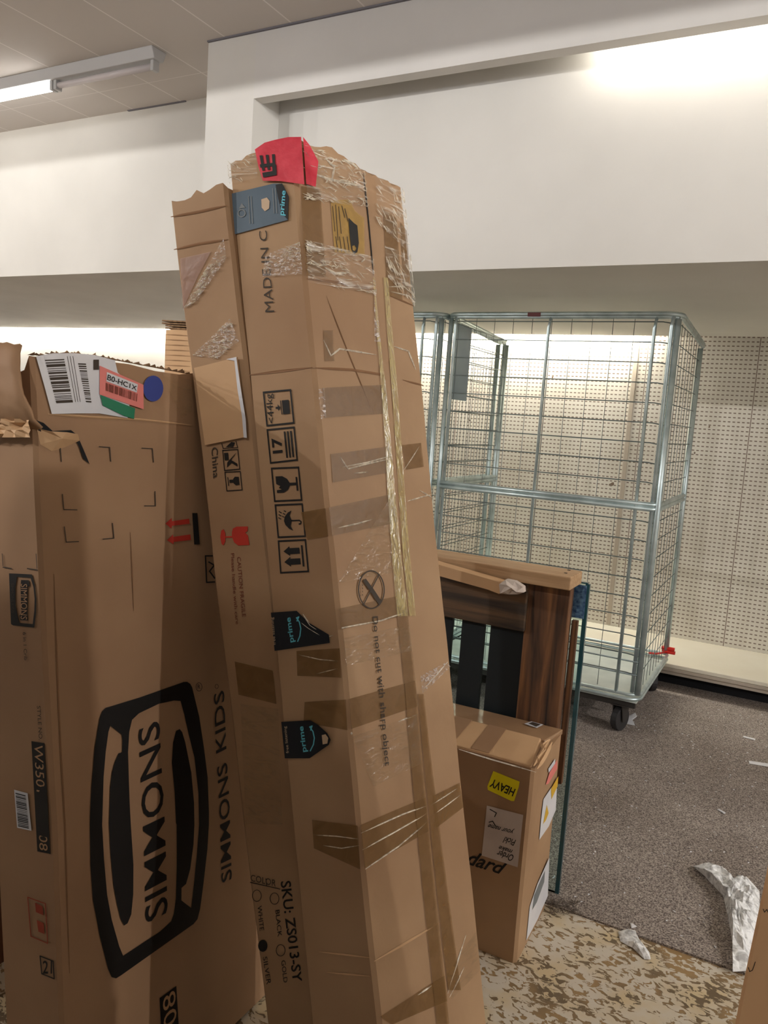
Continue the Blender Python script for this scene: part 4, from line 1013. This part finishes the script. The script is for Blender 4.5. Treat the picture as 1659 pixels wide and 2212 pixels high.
# ================================================================== ROLL CAGES
def make_cage():
    r = empty('roll_cage', (0, 0, 0), 'galvanised wire roll cage with a red tag on its rear foot, standing by the pegboard', 'roll cage', 'roll cages by the pegboard wall')
    X0, X1, Y0, Y1 = 0.0, 1.062, 0.0, .81      # local footprint
    ZD, ZT, ZM = .215, 1.862, 1.045
    R_ = .06
    # top rim: flat oval tube, front with rounded corners, sides falling slightly to the back
    def arc(cx, cy, a0, a1, z, n=6, r=R_): return [(cx+r*math.cos(a0+(a1-a0)*i/n), cy+r*math.sin(a0+(a1-a0)*i/n), z) for i in range(n+1)]
    pi = math.pi
    b = MB(); pts = [(X0, Y1, ZT-.035)] + arc(X0+R_, Y0+R_, pi, 1.5*pi, ZT) + arc(X1-R_, Y0+R_, 1.5*pi, 2*pi, ZT) + [(X1, Y1, ZT-.035)]
    b.tube(pts, .011, 8); b.tube([(x, y+.004, z-.012) for x, y, z in pts], .009, 8)
    b.build('top_rim', M['galv'], r, True)
    b = MB(); b.box(.40, .46, -.013, -.008, ZT-.012, ZT+.006); b.build('rim_sticker', plain('maroon_sticker', lin((120,70,70)), .5), r)
    b = MB(); pts = [(X0+.012, Y1, ZM), (X0+.012, Y0+.03, ZM), (X0+.03, Y0, ZM), (X1-.03, Y0, ZM), (X1-.012, Y0+.03, ZM), (X1-.012, Y1, ZM)]
    for dz in (-.010, .010): b.tube([(x, y, z+dz) for x, y, z in pts], .011, 6)
    b.build('middle_rail', M['galv'], r, True)
    for (x, y, rr) in ((X0+.012, Y0+.016, .012), (X1-.012, Y0+.016, .014), (X0+.012, Y1, .013), (X1-.012, Y1, .014), (X0+.012, Y1-.035, .010)):
        b = MB(); b.tube([(x, y, ZD-.01), (x, y, (ZT if y < .4 else ZT-.035)-.02)], rr, 10); b.build('corner_post', M['galv'], r, True)
    for x in (X0+.040, X1-.034):
        b = MB(); b.tube([(x, Y0+.006, ZD), (x, Y0+.006, ZT-.05), (x+.004, Y0+.004, ZT-.01)], .009, 8); b.build('corner_post', M['galv'], r, True)
    for x in (.50, .96):
        b = MB(); b.tube([(x, Y0, ZD-.01), (x, Y0, ZT-.06), (x+.006, Y0+.002, ZT-.01)], .0075, 8); b.build('front_bar', M['galv'], r, True)
    zs = [ZD+.085*k for k in range(1, 20) if ZD+.085*k < ZT-.03]
    b = MB()
    for z in zs:
        if abs(z-ZM) < .03: continue
        b.tube([(X0+.012, Y0+.02, z+.006), (X0+.05, Y0+.006, z), (X1-.07, Y0+.006, z), (X1-.02, Y0+.014, z-.008)], .0026, 5)
    x = .055
    while x < X1: b.tube([(x, Y0+.010, ZD), (x, Y0+.010, ZT-.01)], .0013, 4); x += .091
    for z in (ZD+.14, ZD+.20, ZD+.08): b.tube([(X0+.02, Y0+.0, z), (X1-.02, Y0+.0, z)], .0035, 5)
    b.build('front_wire_panel', M['galv_wire'], r, True)
    for sx in (X0+.012, X1-.012):
        b = MB()
        for z in zs:
            if abs(z-ZM) < .03: continue
            b.tube([(sx, Y0+.02, z), (sx, Y1, z)], .0021, 5)
        y = .06
        while y < Y1: b.tube([(sx, y, ZD), (sx, y, ZT-.02-.03*y)], .0013, 4); y += .085
        b.build('side_wire_panel', M['galv_wire'], r, True)
    # platform
    b = MB(); b.box(X0+.01, X1-.01, Y0+.01, Y1-.0, ZD-.05, ZD-.044); b.build('platform', M['deck'], r)
    b = MB(); zf = ZD-.012
    for dz in (0, -.022): b.tube(arc(X0+R_, Y0+R_, pi, 1.5*pi, zf+dz) + arc(X1-R_, Y0+R_, 1.5*pi, 2*pi, zf+dz) + arc(X1-R_*.5, Y1-R_*.5, 0, .5*pi, zf+dz, r=R_*.5) + arc(X0+R_*.5, Y1-R_*.5, .5*pi, pi, zf+dz, r=R_*.5), .008, 8, True)
    b.build('base_frame', M['galv'], r, True)
    b = MB()
    for y in (.05, .20, .40, .60, .76): b.box(X0+.02, X1-.02, y-.012, y+.012, ZD-.085, ZD-.052)
    b.build('under_beams', M['dark_metal'], r)
    for (x, y, a) in ((X0+.10, Y0+.09, .3), (X1-.085, Y0+.07, -.35), (X0+.10, Y1-.08, .1), (X1-.06, Y1-.06, .5)):
        w_ = MB(); c, s_ = math.cos(a), math.sin(a); rr = .056
        for k in range(2): pass
        wp = []
        for side in (-.016, .016):
            for i in range(20):
                t = 2*math.pi*i/20; lx = rr*math.cos(t); wp.append((x+c*side-s_*lx, y+s_*side+c*lx, .0065+rr+rr*math.sin(t)))
        w_.add(wp, [(i, (i+1) % 20, 20+(i+1) % 20, 20+i) for i in range(20)] + [tuple(range(20))[::-1], tuple(range(20, 40))])
        f_ = MB()
        for side in (-.024, .024): f_.hexa([(x+c*side-s_*.014-.002, y+s_*side+c*.014, .052), (x+c*side-s_*.014+.002, y+s_*side+c*.014, .052), (x+c*side+s_*.014+.002, y+s_*side-c*.014, .052), (x+c*side+s_*.014-.002, y+s_*side-c*.014, .052)],
                                           [(x+c*side-s_*.03-.002, y+s_*side+c*.03, .13), (x+c*side-s_*.03+.002, y+s_*side+c*.03, .13), (x+c*side+s_*.03+.002, y+s_*side-c*.03, .13), (x+c*side+s_*.03-.002, y+s_*side-c*.03, .13)])
        f_.box(x-.04, x+.04, y-.04, y+.04, .13, .135)
        fk = f_.build('caster_fork', M['dark_metal'], r)
        w_.build('wheel', M['rubber'], fk, bevel=.004)
    # grey placard on the left side panel
    b = MB(); b.box(X0+.020, X0+.024, Y0+.05, Y0+.25, ZT-.40, ZT-.035); b.build('placard', M['placard'], r, bevel=.002)
    b = MB(); b.tube([(X1-.03, Y1+.0, ZD+.005), (X1-.012, Y1-.02, ZD+.0), (X1+.008, Y1-.0, ZD+.01), (X1-.005, Y1+.016, ZD+.015), (X1-.03, Y1, ZD+.005)], .006, 6)
    b.tube([(X1-.012, Y1-.02, ZD), (X1-.05, Y1-.06, ZD-.005), (X1-.09, Y1-.05, ZD-.012)], .005, 6); b.box(X1-.035, X1+.03, Y1-.012, Y1+.012, ZD+.012, ZD+.026); b.box(X1-.02, X1+.035, Y1-.014, Y1+.010, ZD-.006, ZD+.008); b.build('red_tag', M['plastic_red'], r, True)
    return r
def copy_tree(o, parent=None):
    c = o.copy(); C.objects.link(c); c.parent = parent
    for ch in [x for x in bpy.data.objects if x.parent == o]: copy_tree(ch, c)
    return c
cage = make_cage(); cage.location = (-1.589, 3.51, 0)
c2 = copy_tree(cage); c2.location = (-1.589-1.085, 3.50, 0)
for ch in [x for x in bpy.data.objects if x.parent == c2]:
    if ch.name.startswith(('red_tag', 'placard')): bpy.data.objects.remove(ch)
c2['label'] = 'galvanised wire roll cage mostly hidden behind the tall wrapped carton'

# ================================================================== RIGHT EDGE CARTON
rc_a = atY(1655, 1870, .86*S); rc_b = atY(1585, 2212, .84*S)
axr = (rc_a-rc_b).normalized()
r1 = rc_b - axr*((rc_b.z-.004)/axr.z)
rg1 = Vector((1, -.35, 0)); rg1 = (rg1 - axr*rg1.dot(axr)).normalized()*.32
rg2 = Vector((.35, 1, 0)); rg2 = (rg2 - axr*rg2.dot(axr)).normalized()*.12
rc = empty('pale_carton', (r1.x, r1.y, 0), 'pale orange cardboard carton cut off by the lower right edge of the view', 'cardboard box')
PRC = Plane(r1, rg1.cross(axr), .002, 31)
prism('carton_body', rc, [r1, r1+rg1, r1+rg1+rg2, r1+rg2], axr, [.86]*4, varied('pale_orange_board', lin((224,180,134)), lin((230,188,142)), 4, .6, .15, 20), .002, 31, 6, 24, .003, .003)
decal('handwritten_mark', rc, PRC, Art().line([(1648,1965),(1651,1972),(1656,1966),(1660,1974)], 1.6), M['ink'], lift=.001)
decal('handwritten_mark', rc, PRC, Art().line([(1617,2092),(1620,2101),(1626,2098),(1632,2080)], 1.6), M['ink'], lift=.001)

# ================================================================== LITTER ON THE FLOOR
def atz(x, y, z): d = ray(x, y); return CAM + d*((z-CAM.z)/d.z)
def sheet(name, px, z, m, crumple=.012, n=9, seed=0, label=None, cat=None, thick=.0008, parent=None, hgt=.0):
    """crumpled thin sheet over an outline given on the floor (closed fan, subdivided)"""
    pts = [atz(x, y, z) for x, y in px]; ctr = sum(pts, Vector())/len(pts)
    # resample outline
    out = []
    for i in range(len(pts)):
        a, b2 = pts[i], pts[(i+1) % len(pts)]
        k = max(2, int((b2-a).length/.02))
        for j in range(k): out.append(a.lerp(b2, j/k))
    m_ = len(out); V_ = []; F_ = []
    for r in range(n+1):
        t = r/n
        for p in out:
            q = p.lerp(ctr, t*.98)
            h = .5+.5*noise.noise(q*38+Vector((seed, 0, 0))); h2 = .5+.5*noise.noise(q*90+Vector((0, seed, 0)))
            env = min(1, t*2.2+.18)
            V_.append(Vector((q.x, q.y, z + .001 + env*(crumple*h+crumple*.4*h2+hgt))))
    for r in range(n):
        for i in range(m_):
            a = r*m_+i; b2 = r*m_+(i+1) % m_; F_.append((a, b2, b2+m_, a+m_))
    o = mesh_obj(name, V_, F_, m, parent, False)
    s_ = o.modifiers.new('thick', 'SOLIDIFY'); s_.thickness = thick
    if label: tag(o, label, cat)
    return o
sheet('plastic_bag', [(1496,1876),(1530,1868),(1560,1876),(1585,1905),(1612,1898),(1640,1930),(1640,1990),(1630,2040),(1612,2104),(1582,2105),(1583,2050),(1572,1985),(1562,1940),(1540,1918),(1524,1898)], .006, M['bag'], .035, 10, 3,
      'crumpled clear plastic bag on the carpet at lower right', 'plastic bag', .0006, hgt=.01)
sheet('plastic_scrap', [(1335,2015),(1352,2008),(1372,2012),(1380,2030),(1402,2060),(1405,2075),(1392,2074),(1366,2050),(1340,2035)], .0, M['bag'], .014, 8, 6,
      'small scrap of clear plastic on the worn floor by the carpet edge', 'plastic scrap', .0006)
SC = [([(1348,1552),(1372,1540),(1376,1548),(1366,1556),(1372,1568),(1352,1564)], 'white paper scrap beside the front wheel of the roll cage'),
      ([(1440,1454),(1450,1452),(1462,1462),(1446,1464)], 'white paper scrap on the carpet beneath the front of the shelf'),
      ([(1606,1590),(1632,1597),(1631,1600),(1605,1593)], 'thin white sliver of paper on the carpet, the upper one at the right'),
      ([(1617,1644),(1659,1650),(1659,1657),(1619,1650)], 'white paper strip on the carpet at the right edge of view'),
      ([(1549,1750),(1552,1748),(1568,1757),(1564,1759)], 'short curled white thread in the middle of the carpet'),
      ([(1360,1995),(1368,1997),(1376,2003),(1364,2006)], 'tiny clear flake at the carpet edge above the plastic scrap')]
for i, (px, lb) in enumerate(SC):
    sheet('paper_scrap', px, .0065, M['white'], .003, 3, i, lb, 'paper scrap', .0006)
random.seed(9)
deb = MB()
for k in range(420):
    x = random.uniform(-.62, .35); y = random.uniform(2.13, 4.3)
    s_ = random.uniform(.0012, .0035); a = random.uniform(0, 6.28); c, d = math.cos(a)*s_, math.sin(a)*s_
    z = .0075
    deb.add([(x-c*2, y-d*2, z), (x+d, y-c, z+.001), (x+c*2, y+d*2, z), (x-d, y+c, z+.002)], [(0, 1, 2, 3)])
o = deb.build('floor_crumbs', M['white']); tag(o, 'tiny pale crumbs and fluff strewn over the carpet', 'debris', kind='stuff')
# frayed carpet edge and lint by the carton corner
lint = MB(); random.seed(4)
for k in range(260):
    p = atz(random.uniform(1185, 1245), random.uniform(1945, 1975), .006); a = random.uniform(0, 6.28); l_ = random.uniform(.004, .016)
    lint.tube([p, p+Vector((math.cos(a)*l_, math.sin(a)*l_*.6, random.uniform(.001, .008)))], .0006, 3)
o = lint.build('carpet_lint', plain('lint', lin((120,108,96)), .9)); tag(o, 'grey lint and fibres where the carpet meets the glass pane', 'lint', kind='stuff')

# ================================================================== piles added out of view to shade the near cartons
def stack(x0, x1, y0, y1, z, label):
    o = empty('shade_pile', ((x0+x1)/2, (y0+y1)/2, 0), label, 'cardboard box')
    n = 3
    for k in range(n):
        b = MB(); b.box(x0+.01*k, x1-.008*k, y0, y1, z*k/n+.001, z*(k+1)/n-.003); b.build('shade_pile_block', M['wrapped'], o, bevel=.006)

stack(-3.4, -2.2, -.75, -.25, 1.9, 'unseen pile added behind the viewer for shade, left')
stack(-2.19, -.91, -.75, -.25, 2.08, 'unseen pile added behind the viewer for shade, middle')
stack(-.9, .15, -.8, -.33, 2.05, 'unseen pile added behind the viewer for shade, right')
stack(.52, 1.0, .72, 1.42, 1.75, 'unseen pile added for shade just beyond the right edge of view')
stack(.95, 2.1, -.5, .45, 2.1, 'unseen pile added for shade to the right of the viewer')
